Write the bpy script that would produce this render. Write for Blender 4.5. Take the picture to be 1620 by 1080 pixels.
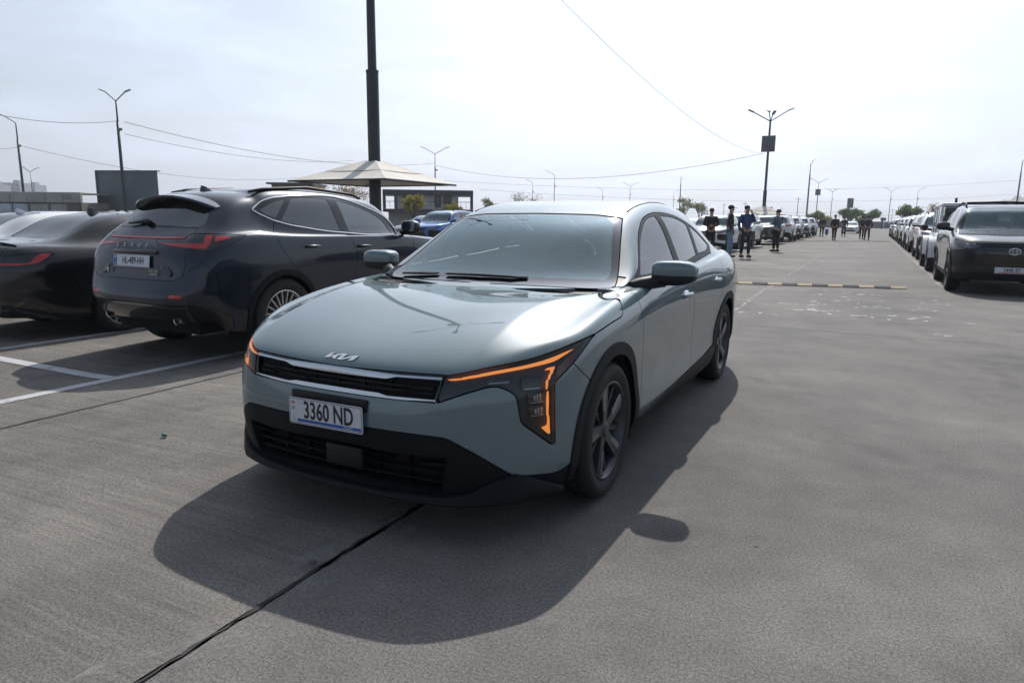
import bpy, bmesh, math, random
import numpy as np
from mathutils import Vector, Matrix
for _o in list(bpy.data.objects): bpy.data.objects.remove(_o)
SC = bpy.context.scene
COL = SC.collection
# ------------------------------------------------------------------ camera
cd = bpy.data.cameras.new('camera'); co = bpy.data.objects.new('camera', cd); COL.objects.link(co)
SC.camera = co
cd.sensor_fit = 'HORIZONTAL'; cd.sensor_width = 36.0; cd.lens = 36.0*1079.66/1620; cd.clip_start = 0.05; cd.clip_end = 6000
_R = Vector((0.88721, 0.46124, 0.01051)); _F = Vector((-0.45297, 0.87382, -0.17676)); _F.normalize()
_U = _R.cross(_F).normalized(); _R = _F.cross(_U).normalized()
co.matrix_world = Matrix(((_R.x, _U.x, -_F.x, 1.893), (_R.y, _U.y, -_F.y, -2.909), (_R.z, _U.z, -_F.z, 1.276), (0, 0, 0, 1)))
SC.render.resolution_x = 1024; SC.render.resolution_y = 682
SC.render.engine = 'CYCLES'; SC.cycles.use_denoising = True; SC.cycles.max_bounces = 8
SC.cycles.transparent_max_bounces = 24; SC.cycles.caustics_reflective = False; SC.cycles.caustics_refractive = False
# ------------------------------------------------------------------ light
SUN = Vector((-0.23, 0.95, 1.0)).normalized()          # towards the sun
SUN_EL = math.asin(SUN.z); SUN_AZ = math.atan2(SUN.x, SUN.y)
VEIL_G = 0.32
wd = bpy.data.worlds.new('World'); SC.world = wd; wd.use_nodes = True
nt = wd.node_tree; nt.nodes.clear()
sky = nt.nodes.new('ShaderNodeTexSky'); sky.sky_type = 'NISHITA'; sky.sun_disc = False
sky.sun_elevation = SUN_EL; sky.sun_rotation = SUN_AZ; sky.air_density = 1.0; sky.dust_density = 2.6; sky.ozone_density = 1.0
bg = nt.nodes.new('ShaderNodeBackground'); bg.inputs['Strength'].default_value = 0.118
wo = nt.nodes.new('ShaderNodeOutputWorld')
def _n(t, **k):
    n = nt.nodes.new(t)
    for a, b in k.items(): setattr(n, a, b)
    return n
def _m(op, a, b=None):
    n = _n('ShaderNodeMath', operation=op)
    for i, v in enumerate((a, b)):
        if v is None: continue
        if hasattr(v, 'links'): nt.links.new(v, n.inputs[i])
        else: n.inputs[i].default_value = v
    return n.outputs[0]
# a thin veil of high cloud takes the sky's own brightness and loses its colour
tcw = _n('ShaderNodeTexCoord'); sep = _n('ShaderNodeSeparateXYZ'); nt.links.new(tcw.outputs['Generated'], sep.inputs[0])
dz = _m('ADD', _m('MAXIMUM', sep.outputs[2], 0.0), 0.12)
cmb = _n('ShaderNodeCombineXYZ'); nt.links.new(_m('DIVIDE', sep.outputs[0], dz), cmb.inputs[0]); nt.links.new(_m('DIVIDE', sep.outputs[1], dz), cmb.inputs[1])
cn = _n('ShaderNodeTexNoise'); cn.inputs['Scale'].default_value = 1.1; cn.inputs['Detail'].default_value = 7; cn.inputs['Roughness'].default_value = 0.55; cn.inputs['Distortion'].default_value = 0.4
nt.links.new(cmb.outputs[0], cn.inputs['Vector'])
mr = _n('ShaderNodeMapRange'); mr.inputs[1].default_value = 0.32; mr.inputs[2].default_value = 0.68; mr.inputs[3].default_value = 0.55; mr.inputs[4].default_value = 0.92; nt.links.new(cn.outputs[0], mr.inputs[0])
mr2 = _n('ShaderNodeMapRange'); mr2.inputs[1].default_value = 0.32; mr2.inputs[2].default_value = 0.68; mr2.inputs[3].default_value = 0.76; mr2.inputs[4].default_value = 1.24; nt.links.new(cn.outputs[0], mr2.inputs[0])
bw = _n('ShaderNodeRGBToBW'); nt.links.new(sky.outputs[0], bw.inputs[0])
lum = _m('MULTIPLY', bw.outputs[0], 0.1)
vl = _m('MULTIPLY', _m('MAXIMUM', _m('MULTIPLY', lum, .75), _m('MULTIPLY', _m('POWER', lum, VEIL_G), .34)), 10.0)
vl = _m('MULTIPLY', vl, mr2.outputs[0])
dt = _n('ShaderNodeVectorMath', operation='DOT_PRODUCT'); nt.links.new(tcw.outputs['Generated'], dt.inputs[0]); dt.inputs[1].default_value = SUN
aur = _m('EXPONENT', _m('DIVIDE', _m('SUBTRACT', dt.outputs['Value'], 1.0), .29))      # bright cloud round the sun
lowair = _m('MULTIPLY', _m('EXPONENT', _m('MULTIPLY', _m('MAXIMUM', sep.outputs[2], 0.0), -5.0)), 2.3)      # paler air low down
vc0 = _n('ShaderNodeVectorMath', operation='SCALE'); vc0.inputs[0].default_value = (0.70, 0.93, 1.27); nt.links.new(vl, vc0.inputs['Scale'])
va = _n('ShaderNodeVectorMath', operation='SCALE'); va.inputs[0].default_value = (1.02, 0.98, 0.93); nt.links.new(_m('ADD', lowair, _m('MULTIPLY', _m('MULTIPLY', aur, mr2.outputs[0]), 4.5)), va.inputs['Scale'])
vc = _n('ShaderNodeVectorMath', operation='ADD'); nt.links.new(vc0.outputs[0], vc.inputs[0]); nt.links.new(va.outputs[0], vc.inputs[1])
mxs = _n('ShaderNodeMix', data_type='RGBA'); nt.links.new(mr.outputs[0], mxs.inputs['Factor']); nt.links.new(sky.outputs[0], mxs.inputs['A']); nt.links.new(vc.outputs[0], mxs.inputs['B'])
nt.links.new(mxs.outputs['Result'], bg.inputs[0]); nt.links.new(bg.outputs[0], wo.inputs[0])
sl = bpy.data.lights.new('sun', 'SUN'); sl.energy = 4.3; sl.angle = math.radians(0.6); sl.color = (1.0, 0.935, 0.86)
so = bpy.data.objects.new('sun', sl); COL.objects.link(so); so.rotation_euler = SUN.to_track_quat('Z', 'Y').to_euler()
SC.view_settings.view_transform = 'Standard'; SC.view_settings.look = 'None'; SC.view_settings.gamma = 1.0
SC.view_settings.exposure = 0.16; SC.view_settings.use_curve_mapping = False
# ------------------------------------------------------------------ helpers
def tag(o, label=None, cat=None, group=None, kind=None):
    if label: o['label'] = label
    if cat: o['category'] = cat
    if group: o['group'] = group
    if kind: o['kind'] = kind
    return o
def link(name, me, parent=None, loc=None, rot=None):
    o = bpy.data.objects.new(name, me); COL.objects.link(o)
    if parent is not None: o.parent = parent
    if loc is not None: o.location = loc
    if rot is not None: o.rotation_euler = rot
    return o
def empty(name, loc=(0, 0, 0), rz=0.0, parent=None):
    o = bpy.data.objects.new(name, None); COL.objects.link(o); o.empty_display_size = 0.2
    o.location = loc; o.rotation_euler = (0, 0, rz)
    if parent is not None: o.parent = parent
    return o
def mesh(name, V, F, mats=(), smooth=True, normals=None, auto=None):
    me = bpy.data.meshes.new(name)
    if isinstance(V, np.ndarray) and isinstance(F, np.ndarray):
        me.vertices.add(len(V)); me.vertices.foreach_set('co', np.ascontiguousarray(V, np.float32).ravel())
        n, k = F.shape
        me.loops.add(n*k); me.loops.foreach_set('vertex_index', np.ascontiguousarray(F, np.int32).ravel())
        me.polygons.add(n); me.polygons.foreach_set('loop_start', np.arange(n, dtype=np.int32)*k)
        me.polygons.foreach_set('loop_total', np.full(n, k, np.int32)); me.update(calc_edges=True); me.validate()
    else:
        me.from_pydata([tuple(v) for v in V], [], [tuple(f) for f in F]); me.update()
    if not isinstance(mats, (list, tuple)): mats = [mats]
    for m in mats:
        if m: me.materials.append(m)
    me.polygons.foreach_set('use_smooth', np.full(len(me.polygons), bool(smooth)))
    if normals is not None and len(normals) == len(me.vertices):
        me.normals_split_custom_set_from_vertices([tuple(v) for v in normals])
    elif auto is not None:
        me.set_sharp_from_angle(angle=math.radians(auto))
    return me
class MB:
    """collects boxes, tubes and lathes into one mesh"""
    def __init__(s): s.v = []; s.f = []
    def add(s, V, F):
        b = len(s.v); s.v += [tuple(v) for v in V]; s.f += [tuple(i+b for i in f) for f in F]; return s
    def box(s, c, d, rz=0.0, bev=0.0, taper=1.0):
        hx, hy, hz = d[0]/2, d[1]/2, d[2]/2
        cs, sn = math.cos(rz), math.sin(rz)
        if bev <= 0:
            P = [(x*hx*(taper if z > 0 else 1), y*hy*(taper if z > 0 else 1), z*hz) for z in (-1, 1) for x, y in ((-1,-1),(1,-1),(1,1),(-1,1))]
            F = [(3,2,1,0),(4,5,6,7),(0,1,5,4),(1,2,6,5),(2,3,7,6),(3,0,4,7)]
        else:
            bm = bmesh.new(); bmesh.ops.create_cube(bm, size=1)
            for v in bm.verts: v.co = Vector((v.co.x*d[0], v.co.y*d[1], v.co.z*d[2]))
            bmesh.ops.bevel(bm, geom=bm.edges[:], offset=bev, segments=2, affect='EDGES', profile=0.5)
            bm.verts.index_update(); P = [tuple(v.co) for v in bm.verts]; F = [tuple(v.index for v in f.verts) for f in bm.faces]; bm.free()
        return s.add([(c[0]+p[0]*cs-p[1]*sn, c[1]+p[0]*sn+p[1]*cs, c[2]+p[2]) for p in P], F)
    def tube(s, pts, rad, n=8, cap=True, closed=False):
        pts = [Vector(p) for p in pts]; m = len(pts)
        if not isinstance(rad, (list, tuple)): rad = [rad]*m
        V = []; F = []; prev = None
        for i, p in enumerate(pts):
            if closed: t = pts[(i+1) % m]-pts[i-1]
            else: t = (pts[min(i+1, m-1)]-pts[max(i-1, 0)])
            t.normalize()
            if prev is None:
                a = Vector((0, 0, 1)) if abs(t.z) < 0.9 else Vector((1, 0, 0)); u = a.cross(t).normalized()
            else: u = (prev-t*prev.dot(t)).normalized()
            prev = u; w = t.cross(u)
            for k in range(n):
                a = 2*math.pi*k/n; V.append(p+(u*math.cos(a)+w*math.sin(a))*rad[i])
        L = m if closed else m-1
        for i in range(L):
            for k in range(n):
                a = i*n+k; b = i*n+(k+1) % n; j = ((i+1) % m)*n
                F.append((a, b, j+(k+1) % n, j+k))
        if cap and not closed: F.append(tuple(range(n-1, -1, -1))); F.append(tuple((m-1)*n+k for k in range(n)))
        return s.add(V, F)
    def lathe(s, prof, n=32, axis='z', c=(0, 0, 0), close=False):
        V = []; F = []; m = len(prof)
        for r, h in prof:
            for k in range(n):
                a = 2*math.pi*k/n; x, y = r*math.cos(a), r*math.sin(a)
                V.append({'z': (x, y, h), 'y': (x, h, y), 'x': (h, x, y)}[axis])
        for i in range(m if close else m-1):
            for k in range(n):
                k2 = (k+1) % n; i2 = (i+1) % m
                q = (i*n+k, i*n+k2, i2*n+k2, i2*n+k)
                F.append(q if axis != 'y' else q[::-1])
        return s.add([(v[0]+c[0], v[1]+c[1], v[2]+c[2]) for v in V], F)
    def prism(s, poly, h0, h1, axis='z'):
        n = len(poly)
        def P(u, v, h): return {'z': (u, v, h), 'y': (u, h, v), 'x': (h, u, v)}[axis]
        V = [P(u, v, h0) for u, v in poly]+[P(u, v, h1) for u, v in poly]
        F = [tuple(range(n-1, -1, -1)), tuple(range(n, 2*n))]+[(i, (i+1) % n, n+(i+1) % n, n+i) for i in range(n)]
        return s.add(V, F)
    def build(s, name, mat, parent=None, smooth=False, auto=None, loc=None, rot=None):
        me = mesh(name, s.v, s.f, mat, smooth=smooth or auto is not None, auto=auto)
        return link(name, me, parent, loc, rot)
def fixn(me):
    bm = bmesh.new(); bm.from_mesh(me); bmesh.ops.recalc_face_normals(bm, faces=bm.faces[:]); bm.to_mesh(me); bm.free(); return me
# ------------------------------------------------------------------ materials
def mat(name, col=(0.5, 0.5, 0.5), rough=0.5, metal=0.0, coat=0.0, spec=0.5, coat_rough=0.03, emit=None, estr=0.0, noise=0.0, nscale=8.0, bump=0.0, bscale=60.0):
    m = bpy.data.materials.new(name); m.use_nodes = True; t = m.node_tree; b = t.nodes['Principled BSDF']
    b.inputs['Base Color'].default_value = (*col, 1); b.inputs['Roughness'].default_value = rough; b.inputs['Metallic'].default_value = metal
    b.inputs['Coat Weight'].default_value = coat; b.inputs['Coat Roughness'].default_value = coat_rough; b.inputs['Specular IOR Level'].default_value = spec
    if emit: b.inputs['Emission Color'].default_value = (*emit, 1); b.inputs['Emission Strength'].default_value = estr
    if noise or bump:
        tc = t.nodes.new('ShaderNodeTexCoord')
    if noise:
        n = t.nodes.new('ShaderNodeTexNoise'); n.inputs['Scale'].default_value = nscale; n.inputs['Detail'].default_value = 5
        t.links.new(tc.outputs['Object'], n.inputs['Vector'])
        r = t.nodes.new('ShaderNodeMapRange'); r.inputs[1].default_value = 0.3; r.inputs[2].default_value = 0.7; r.inputs[3].default_value = 1-noise; r.inputs[4].default_value = 1+noise
        t.links.new(n.outputs[0], r.inputs[0])
        mx = t.nodes.new('ShaderNodeVectorMath'); mx.operation = 'SCALE'; mx.inputs[0].default_value = col
        t.links.new(r.outputs[0], mx.inputs['Scale']); t.links.new(mx.outputs[0], b.inputs['Base Color'])
    if bump:
        n2 = t.nodes.new('ShaderNodeTexNoise'); n2.inputs['Scale'].default_value = bscale; n2.inputs['Detail'].default_value = 3
        t.links.new(tc.outputs['Object'], n2.inputs['Vector'])
        bp = t.nodes.new('ShaderNodeBump'); bp.inputs['Strength'].default_value = bump; bp.inputs['Distance'].default_value = 0.01
        t.links.new(n2.outputs[0], bp.inputs['Height']); t.links.new(bp.outputs[0], b.inputs['Normal'])
    return m
def paint(name, col, flake=0.25, rough=0.35, coat_ior=1.5):
    """metallic car paint: flaked base under a clear coat"""
    m = mat(name, col, rough=rough, metal=flake, coat=1.0, coat_rough=0.0, spec=0.15)
    m.node_tree.nodes['Principled BSDF'].inputs['Coat IOR'].default_value = coat_ior
    t = m.node_tree; b = t.nodes['Principled BSDF']
    tc = t.nodes.new('ShaderNodeTexCoord'); n = t.nodes.new('ShaderNodeTexNoise'); n.inputs['Scale'].default_value = 2.2; n.inputs['Detail'].default_value = 4
    t.links.new(tc.outputs['Object'], n.inputs['Vector'])
    r = t.nodes.new('ShaderNodeMapRange'); r.inputs[1].default_value = 0.3; r.inputs[2].default_value = 0.7; r.inputs[3].default_value = 0.0; r.inputs[4].default_value = 0.03
    t.links.new(n.outputs[0], r.inputs[0]); t.links.new(r.outputs[0], b.inputs['Coat Roughness'])
    return m
def glass(name, tint=(0.6, 0.7, 0.68), refl=1.0, ior=1.5):
    m = bpy.data.materials.new(name); m.use_nodes = True; t = m.node_tree; t.nodes.clear()
    o = t.nodes.new('ShaderNodeOutputMaterial'); mx = t.nodes.new('ShaderNodeMixShader'); tr = t.nodes.new('ShaderNodeBsdfTransparent'); gl = t.nodes.new('ShaderNodeBsdfGlossy')
    tr.inputs[0].default_value = (*tint, 1); gl.inputs['Roughness'].default_value = 0.01; gl.inputs[0].default_value = (*(refl if isinstance(refl, tuple) else (refl,)*3), 1)
    fr = t.nodes.new('ShaderNodeFresnel'); fr.inputs[0].default_value = ior
    t.links.new(fr.outputs[0], mx.inputs[0]); t.links.new(tr.outputs[0], mx.inputs[1]); t.links.new(gl.outputs[0], mx.inputs[2]); t.links.new(mx.outputs[0], o.inputs[0])
    return m
# ------------------------------------------------------------------ car body surface: box-topology cage -> Catmull-Clark, interpolating
def body_surface(rings, front, rear, levels=3, crease=(), fit=6):
    """rings[i][l] (x,y,z) for l = sill..centre line; front/rear[c][r] inner columns between corner and centre. Returns V,N,F(tri) of both halves."""
    NI = len(rings); NL = len(rings[0]); K = 5                # K = index of shoulder level
    idx = {}; P = []
    def vid(key, p):
        if key not in idx: idx[key] = len(P); P.append(p)
        return idx[key]
    quads = []; keys = {}
    for s in (1, -1):
        def rg(i, l):
            x, y, z = rings[i][l]; c = l == NL-1
            return vid(('r', i, l, 0 if c else s), (x, 0 if c else s*y, z))
        def end(nm, tab, i, c, r):
            if c == 0: return rg(i, r)
            if r == K: return rg(i, K+c)
            x, y, z = tab[c-1][r]; ce = c == NL-1-K
            return vid((nm, c, r, 0 if ce else s), (x, 0 if ce else s*y, z))
        Q = []
        for i in range(NI-1):
            for l in range(NL-1): Q.append((rg(i, l), rg(i, l+1), rg(i+1, l+1), rg(i+1, l)))
        for nm, tab, i, fl in (('f', front, 0, 1), ('b', rear, NI-1, 0)):
            for c in range(NL-1-K):
                for r in range(K):
                    q = (end(nm, tab, i, c, r), end(nm, tab, i, c, r+1), end(nm, tab, i, c+1, r+1), end(nm, tab, i, c+1, r))
                    Q.append(q[::-1] if fl else q)
        for q in Q: quads.append(q if s == 1 else q[::-1])
    tgt = np.array(P, float)
    me = bpy.data.meshes.new('cage'); me.from_pydata([tuple(p) for p in tgt], [], [q[::-1] for q in quads]); me.update()
    if crease:
        em = {tuple(sorted(e.vertices)): e.index for e in me.edges}
        at = me.attributes.new('crease_edge', 'FLOAT', 'EDGE')
        for (i0, l0), (i1, l1), w in crease:
            for s in (1, -1):
                k0 = ('r', i0, l0, 0 if l0 == NL-1 else s); k1 = ('r', i1, l1, 0 if l1 == NL-1 else s)
                e = tuple(sorted((idx[k0], idx[k1])))
                if e in em: at.data[em[e]].value = w
    ob = bpy.data.objects.new('cage', me); COL.objects.link(ob)
    md = ob.modifiers.new('s', 'SUBSURF'); md.levels = 1; md.render_levels = 1; md.use_limit_surface = True
    cage = tgt.copy(); n = len(tgt)
    for it in range(fit+1):
        me.vertices.foreach_set('co', cage.astype(np.float32).ravel()); me.update()
        md.levels = levels if it == fit else 1
        dg = bpy.context.evaluated_depsgraph_get(); dg.update(); ev = ob.evaluated_get(dg); m2 = ev.to_mesh()
        co_ = np.empty(len(m2.vertices)*3, np.float32); m2.vertices.foreach_get('co', co_); co_ = co_.reshape(-1, 3).astype(float)
        if it < fit:
            cage += 0.85*(tgt-co_[:n])
        else:
            m2.calc_loop_triangles(); T = np.empty(len(m2.loop_triangles)*3, np.int32); m2.loop_triangles.foreach_get('vertices', T); T = T.reshape(-1, 3)
        ev.to_mesh_clear()
    bpy.data.objects.remove(ob); bpy.data.meshes.remove(me)
    co_[np.abs(co_[:, 1]) < 1e-4, 1] = 0
    N = np.zeros_like(co_); fn = np.cross(co_[T[:, 1]]-co_[T[:, 0]], co_[T[:, 2]]-co_[T[:, 0]])
    for k in range(3): np.add.at(N, T[:, k], fn)
    N /= np.linalg.norm(N, axis=1)[:, None]+1e-12
    return co_, N, T
# ------------------------------------------------------------------ cutting panels out of the body surface
def smooth_poly(P, n=6, closed=True):
    """Catmull-Rom through points; a point given as (u,v,1) is a hard corner"""
    m = len(P); out = []
    for i in range(m if closed else m-1):
        p0, p1, p2, p3 = P[i-1 if closed or i else 0], P[i], P[(i+1) % m], P[(i+2) % m if closed else min(i+2, m-1)]
        a = np.array(p1[:2], float); b = np.array(p2[:2], float)
        h1 = len(p1) > 2; h2 = len(p2) > 2
        t1 = (b-a) if h1 else (b-np.array(p0[:2], float))/2
        t2 = (b-a) if h2 else (np.array(p3[:2], float)-a)/2
        L = np.linalg.norm(b-a)
        for t in (t1, t2):
            q = np.linalg.norm(t)
            if q > 1.2*L: t *= 1.2*L/q
        k = 1 if (h1 and h2) else n
        for j in range(k):
            t = j/k; out.append((2*t**3-3*t**2+1)*a+(t**3-2*t**2+t)*t1+(-2*t**3+3*t**2)*b+(t**3-t**2)*t2)
    if not closed: out.append(np.array(P[-1][:2], float))
    return np.array(out)
def sdf(uv, poly, margin=0.08):
    g = np.full(len(uv), 1.0)
    lo = poly.min(0)-margin; hi = poly.max(0)+margin
    m = np.all((uv > lo) & (uv < hi), axis=1)
    if not m.any(): return g
    p = uv[m]; d = np.full(len(p), 1e9); ins = np.zeros(len(p), bool)
    for i in range(len(poly)):
        a = poly[i-1]; b = poly[i]; e = b-a; w = p-a
        t = np.clip((w@e)/(e@e+1e-18), 0, 1); q = w-t[:, None]*e
        d = np.minimum(d, (q*q).sum(1))
        c = ((a[1] > p[:, 1]) != (b[1] > p[:, 1]))
        with np.errstate(divide='ignore', invalid='ignore'): xi = a[0]+(p[:, 1]-a[1])*(b[0]-a[0])/(b[1]-a[1])
        ins ^= c & (p[:, 0] < xi)
    d = np.sqrt(d); g[m] = np.where(ins, -d, d)
    return g
def compact(V, N, F):
    u, inv = np.unique(F.ravel(), return_inverse=True)
    return V[u], N[u], inv.reshape(-1, 3)
def split(S, g):
    V, N, F = S
    s = g < 0; c = s[F].sum(1)
    fi = F[c == 3]; fo = F[c == 0]
    parts_i = [fi]; parts_o = [fo]
    nv = [V]; nn = [N]; base = len(V)
    mix = []
    for cnt in (1, 2):
        T = F[c == cnt]
        if not len(T): continue
        lone = s[T] if cnt == 1 else ~s[T]
        k = lone.argmax(1); ar = np.arange(len(T))
        mix.append((cnt, np.stack([T[ar, k], T[ar, (k+1) % 3], T[ar, (k+2) % 3]], 1)))
    if mix:
        E = np.concatenate([np.sort(np.concatenate([t[:, [0, 1]], t[:, [0, 2]]]), 1) for _, t in mix])
        U, inv = np.unique(E, axis=0, return_inverse=True); inv = inv.ravel()
        ga, gb = g[U[:, 0]], g[U[:, 1]]; t = np.clip(ga/(ga-gb), 0.002, 0.998)[:, None]
        nv.append(V[U[:, 0]]*(1-t)+V[U[:, 1]]*t)
        n_ = N[U[:, 0]]*(1-t)+N[U[:, 1]]*t; nn.append(n_/(np.linalg.norm(n_, axis=1)[:, None]+1e-12))
        o = 0
        for cnt, T in mix:
            m = len(T); e1 = inv[o:o+m]+base; e2 = inv[o+m:o+2*m]+base; o += 2*m
            lone = np.stack([T[:, 0], e1, e2], 1)
            rest = np.concatenate([np.stack([e1, T[:, 1], T[:, 2]], 1), np.stack([e1, T[:, 2], e2], 1)])
            (parts_i if cnt == 1 else parts_o).append(lone); (parts_o if cnt == 1 else parts_i).append(rest)
    V2 = np.concatenate(nv); N2 = np.concatenate(nn)
    I = np.concatenate(parts_i); O = np.concatenate(parts_o)
    return (compact(V2, N2, I) if len(I) else None), (compact(V2, N2, O) if len(O) else None)
def proj2(V, kind):
    """side (x,z), front (|y|,z), top (x,|y|), or a number = corner view at that azimuth"""
    y = np.abs(V[:, 1])
    if kind == 'side': return np.stack([V[:, 0], V[:, 2]], 1)
    if kind == 'front': return np.stack([y, V[:, 2]], 1)
    if kind == 'top': return np.stack([V[:, 0], y], 1)
    a = math.radians(kind); return np.stack([y*math.cos(a)-V[:, 0]*math.sin(a), V[:, 2]], 1)
class Body:
    def __init__(s, S): s.p = {'body': S}; s.full = S
    def cut(s, name, kind, poly, gap=0.0, frm=('body',), where=None, rest=None):
        """moves what lies inside poly to part `name`; a ring of width gap round it is dropped"""
        poly = np.asarray(poly, float)
        for f in frm:
            S = s.p.get(f)
            if S is None: continue
            V = S[0]; g = sdf(proj2(V, kind), poly)
            if where is not None: g = np.where(where(V, S[1]), g, 1.0)
            if not (g < -gap/2).any(): continue
            if gap > 0:
                i, r = split(S, g+gap/2)
                if r is not None:
                    g2 = sdf(proj2(r[0], kind), poly)
                    if where is not None: g2 = np.where(where(r[0], r[1]), g2, 1.0)
                    _, o = split(r, g2-gap/2)
                else: o = None
            else: i, o = split(S, g)
            if i is not None: s.p[name] = i if name not in s.p else s.join(s.p[name], i)
            if o is None: s.p.pop(f)
            else: s.p[f] = o
        return s
    def plane(s, name, fn, gap=0.0, frm='body'):
        S = s.p[frm]
        i, r = split(S, fn(S[0])+gap/2)
        if r is not None and gap > 0: _, r = split(r, fn(r[0])-gap/2)
        if i is not None: s.p[name] = i if name not in s.p else s.join(s.p[name], i)
        s.p[frm] = r
        return s
    @staticmethod
    def join(A, B):
        return np.concatenate([A[0], B[0]]), np.concatenate([A[1], B[1]]), np.concatenate([A[2], B[2]+len(A[0])])
def halves(S, x):
    if S is None: return []
    V, N, F = S; m = V[F][:, :, 0].mean(1) > x
    return [compact(V, N, F[k]) for k in (m, ~m) if k.any()]
def boundary(F):
    E = np.concatenate([F[:, [0, 1]], F[:, [1, 2]], F[:, [2, 0]]]); So = np.sort(E, 1)
    _, inv, cn = np.unique(So, axis=0, return_inverse=True, return_counts=True)
    return E[cn[inv.ravel()] == 1]
def weld(S, d=1e-5):
    V, N, F = S
    k = np.round(V/d).astype(np.int64); _, first, inv = np.unique(k, axis=0, return_index=True, return_inverse=True); inv = inv.ravel()
    F2 = inv[F]; ok = (F2[:, 0] != F2[:, 1]) & (F2[:, 1] != F2[:, 2]) & (F2[:, 0] != F2[:, 2])
    return V[first], N[first], F2[ok]
def panel(name, S, material, parent, off=0.0, flange=0.012, side=None, walls=False):
    """a cut-out as its own object: offset along the normal, edges turned inwards"""
    if S is None: return None
    V, N, F = S
    if side is not None:
        F = F[(V[F][:, :, 1].mean(1)*side) > 0]
        if not len(F): return None
        V, N, F = compact(V, N, F)
    V, N, F = weld((V, N, F))
    V = V+N*off
    if flange > 0:
        B = boundary(F); n = len(V)
        ids = np.unique(B.ravel()); mp = {int(a): i for i, a in enumerate(ids)}
        Vb = V[ids]; Vi = Vb-N[ids]*flange
        a = np.array([mp[int(i)] for i in B[:, 0]]); b = np.array([mp[int(i)] for i in B[:, 1]])
        # outward sideways normal of the flange
        tg = V[B[:, 1]]-V[B[:, 0]]; sn = np.cross(tg, N[B[:, 0]]); sn /= np.linalg.norm(sn, axis=1)[:, None]+1e-12
        fnm = np.zeros_like(Vb); np.add.at(fnm, a, sn); np.add.at(fnm, b, sn); fnm /= np.linalg.norm(fnm, axis=1)[:, None]+1e-12
        m = len(ids)
        if walls: F = F[:0]
        F = np.concatenate([F, np.stack([n+b, n+a, n+m+a], 1), np.stack([n+b, n+m+a, n+m+b], 1)])
        V = np.concatenate([V, Vb, Vi]); N = np.concatenate([N, fnm, fnm])
    return link(name, mesh(name, V, F, material, normals=N), parent)
# ------------------------------------------------------------------ shared car pieces
def superell(c, d, e1=0.5, e2=0.5, nu=32, nv=20, warp=None):
    V = []; F = []
    sg = lambda v, e: math.copysign(abs(v)**e, v)
    for i in range(nv+1):
        a = -math.pi/2+math.pi*i/nv
        for j in range(nu):
            b = 2*math.pi*j/nu
            p = [sg(math.cos(a), e1)*sg(math.cos(b), e2), sg(math.cos(a), e1)*sg(math.sin(b), e2), sg(math.sin(a), e1)]
            if warp: p = warp(*p)
            V.append((c[0]+p[0]*d[0]/2, c[1]+p[1]*d[1]/2, c[2]+p[2]*d[2]/2))
    for i in range(nv):
        for j in range(nu):
            a = i*nu+j; b = i*nu+(j+1) % nu; c2 = b+nu; d2 = a+nu
            F += [(a, b, c2), (a, c2, d2)]
    V = np.array(V); F = np.array(F)
    V, _, F = weld((V, V, F), 1e-6)
    N = np.zeros_like(V); fn = np.cross(V[F[:, 1]]-V[F[:, 0]], V[F[:, 2]]-V[F[:, 0]])
    for k in range(3): np.add.at(N, F[:, k], fn)
    return V, N/(np.linalg.norm(N, axis=1)[:, None]+1e-12), F
def text_mesh(name, s, size, material, depth=0.001, sx=1.0, bold=0.0, align='CENTER', spacing=1.0):
    cu = bpy.data.curves.new(name, 'FONT'); cu.body = s; cu.size = size; cu.align_x = align; cu.align_y = 'CENTER'; cu.extrude = depth; cu.offset = bold; cu.space_character = spacing
    cu.resolution_u = 3
    ob = bpy.data.objects.new(name, cu); COL.objects.link(ob)
    dg = bpy.context.evaluated_depsgraph_get(); dg.update()
    me = bpy.data.meshes.new_from_object(ob.evaluated_get(dg)); bpy.data.objects.remove(ob); bpy.data.curves.remove(cu)
    co_ = np.empty(len(me.vertices)*3, np.float32); me.vertices.foreach_get('co', co_); co_ = co_.reshape(-1, 3); co_[:, 0] *= sx
    me.vertices.foreach_set('co', co_.ravel()); me.update(); me.materials.clear(); me.materials.append(material); me.name = name
    return me
def rounded(w, h, r, n=5):
    P = []
    for cx, cy, a0 in ((w/2-r, h/2-r, 0), (-w/2+r, h/2-r, 90), (-w/2+r, -h/2+r, 180), (w/2-r, -h/2+r, 270)):
        for k in range(n+1):
            a = math.radians(a0+90*k/n); P.append((cx+r*math.cos(a), cy+r*math.sin(a)))
    return P
M_TYRE = mat('tyre_rubber', (0.014, 0.014, 0.015), rough=0.75, bump=0.25, bscale=90, noise=0.35, nscale=14)
M_DARK = mat('dark_plastic', (0.008, 0.009, 0.011), rough=0.5, spec=.35, bump=0.1, bscale=300)
M_GLOSSBLK = mat('gloss_black_trim', (0.008, 0.008, 0.009), rough=0.08, coat=0.6)
M_CLAD = mat('grey_black_cladding', (0.007, 0.0082, 0.0115), rough=0.55, spec=.2, bump=0.06, bscale=500)
M_VOID = mat('unlit_gap', (0.004, 0.004, 0.005), rough=0.9)
M_CHROME = mat('satin_chrome', (0.62, 0.64, 0.68), rough=0.22, metal=1.0)
M_CHROME2 = mat('bright_chrome', (0.8, 0.8, 0.82), rough=0.07, metal=1.0)
M_RIMG = mat('grey_alloy', (0.055, 0.06, 0.068), rough=0.32, metal=0.55)
M_RIMS = mat('machined_alloy', (0.20, 0.21, 0.235), rough=0.3, metal=0.7)
M_RIMD = mat('dark_barrel', (0.03, 0.032, 0.036), rough=0.45, metal=0.4)
M_DISC = mat('brake_disc', (0.16, 0.155, 0.15), rough=0.4, metal=0.8)
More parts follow.
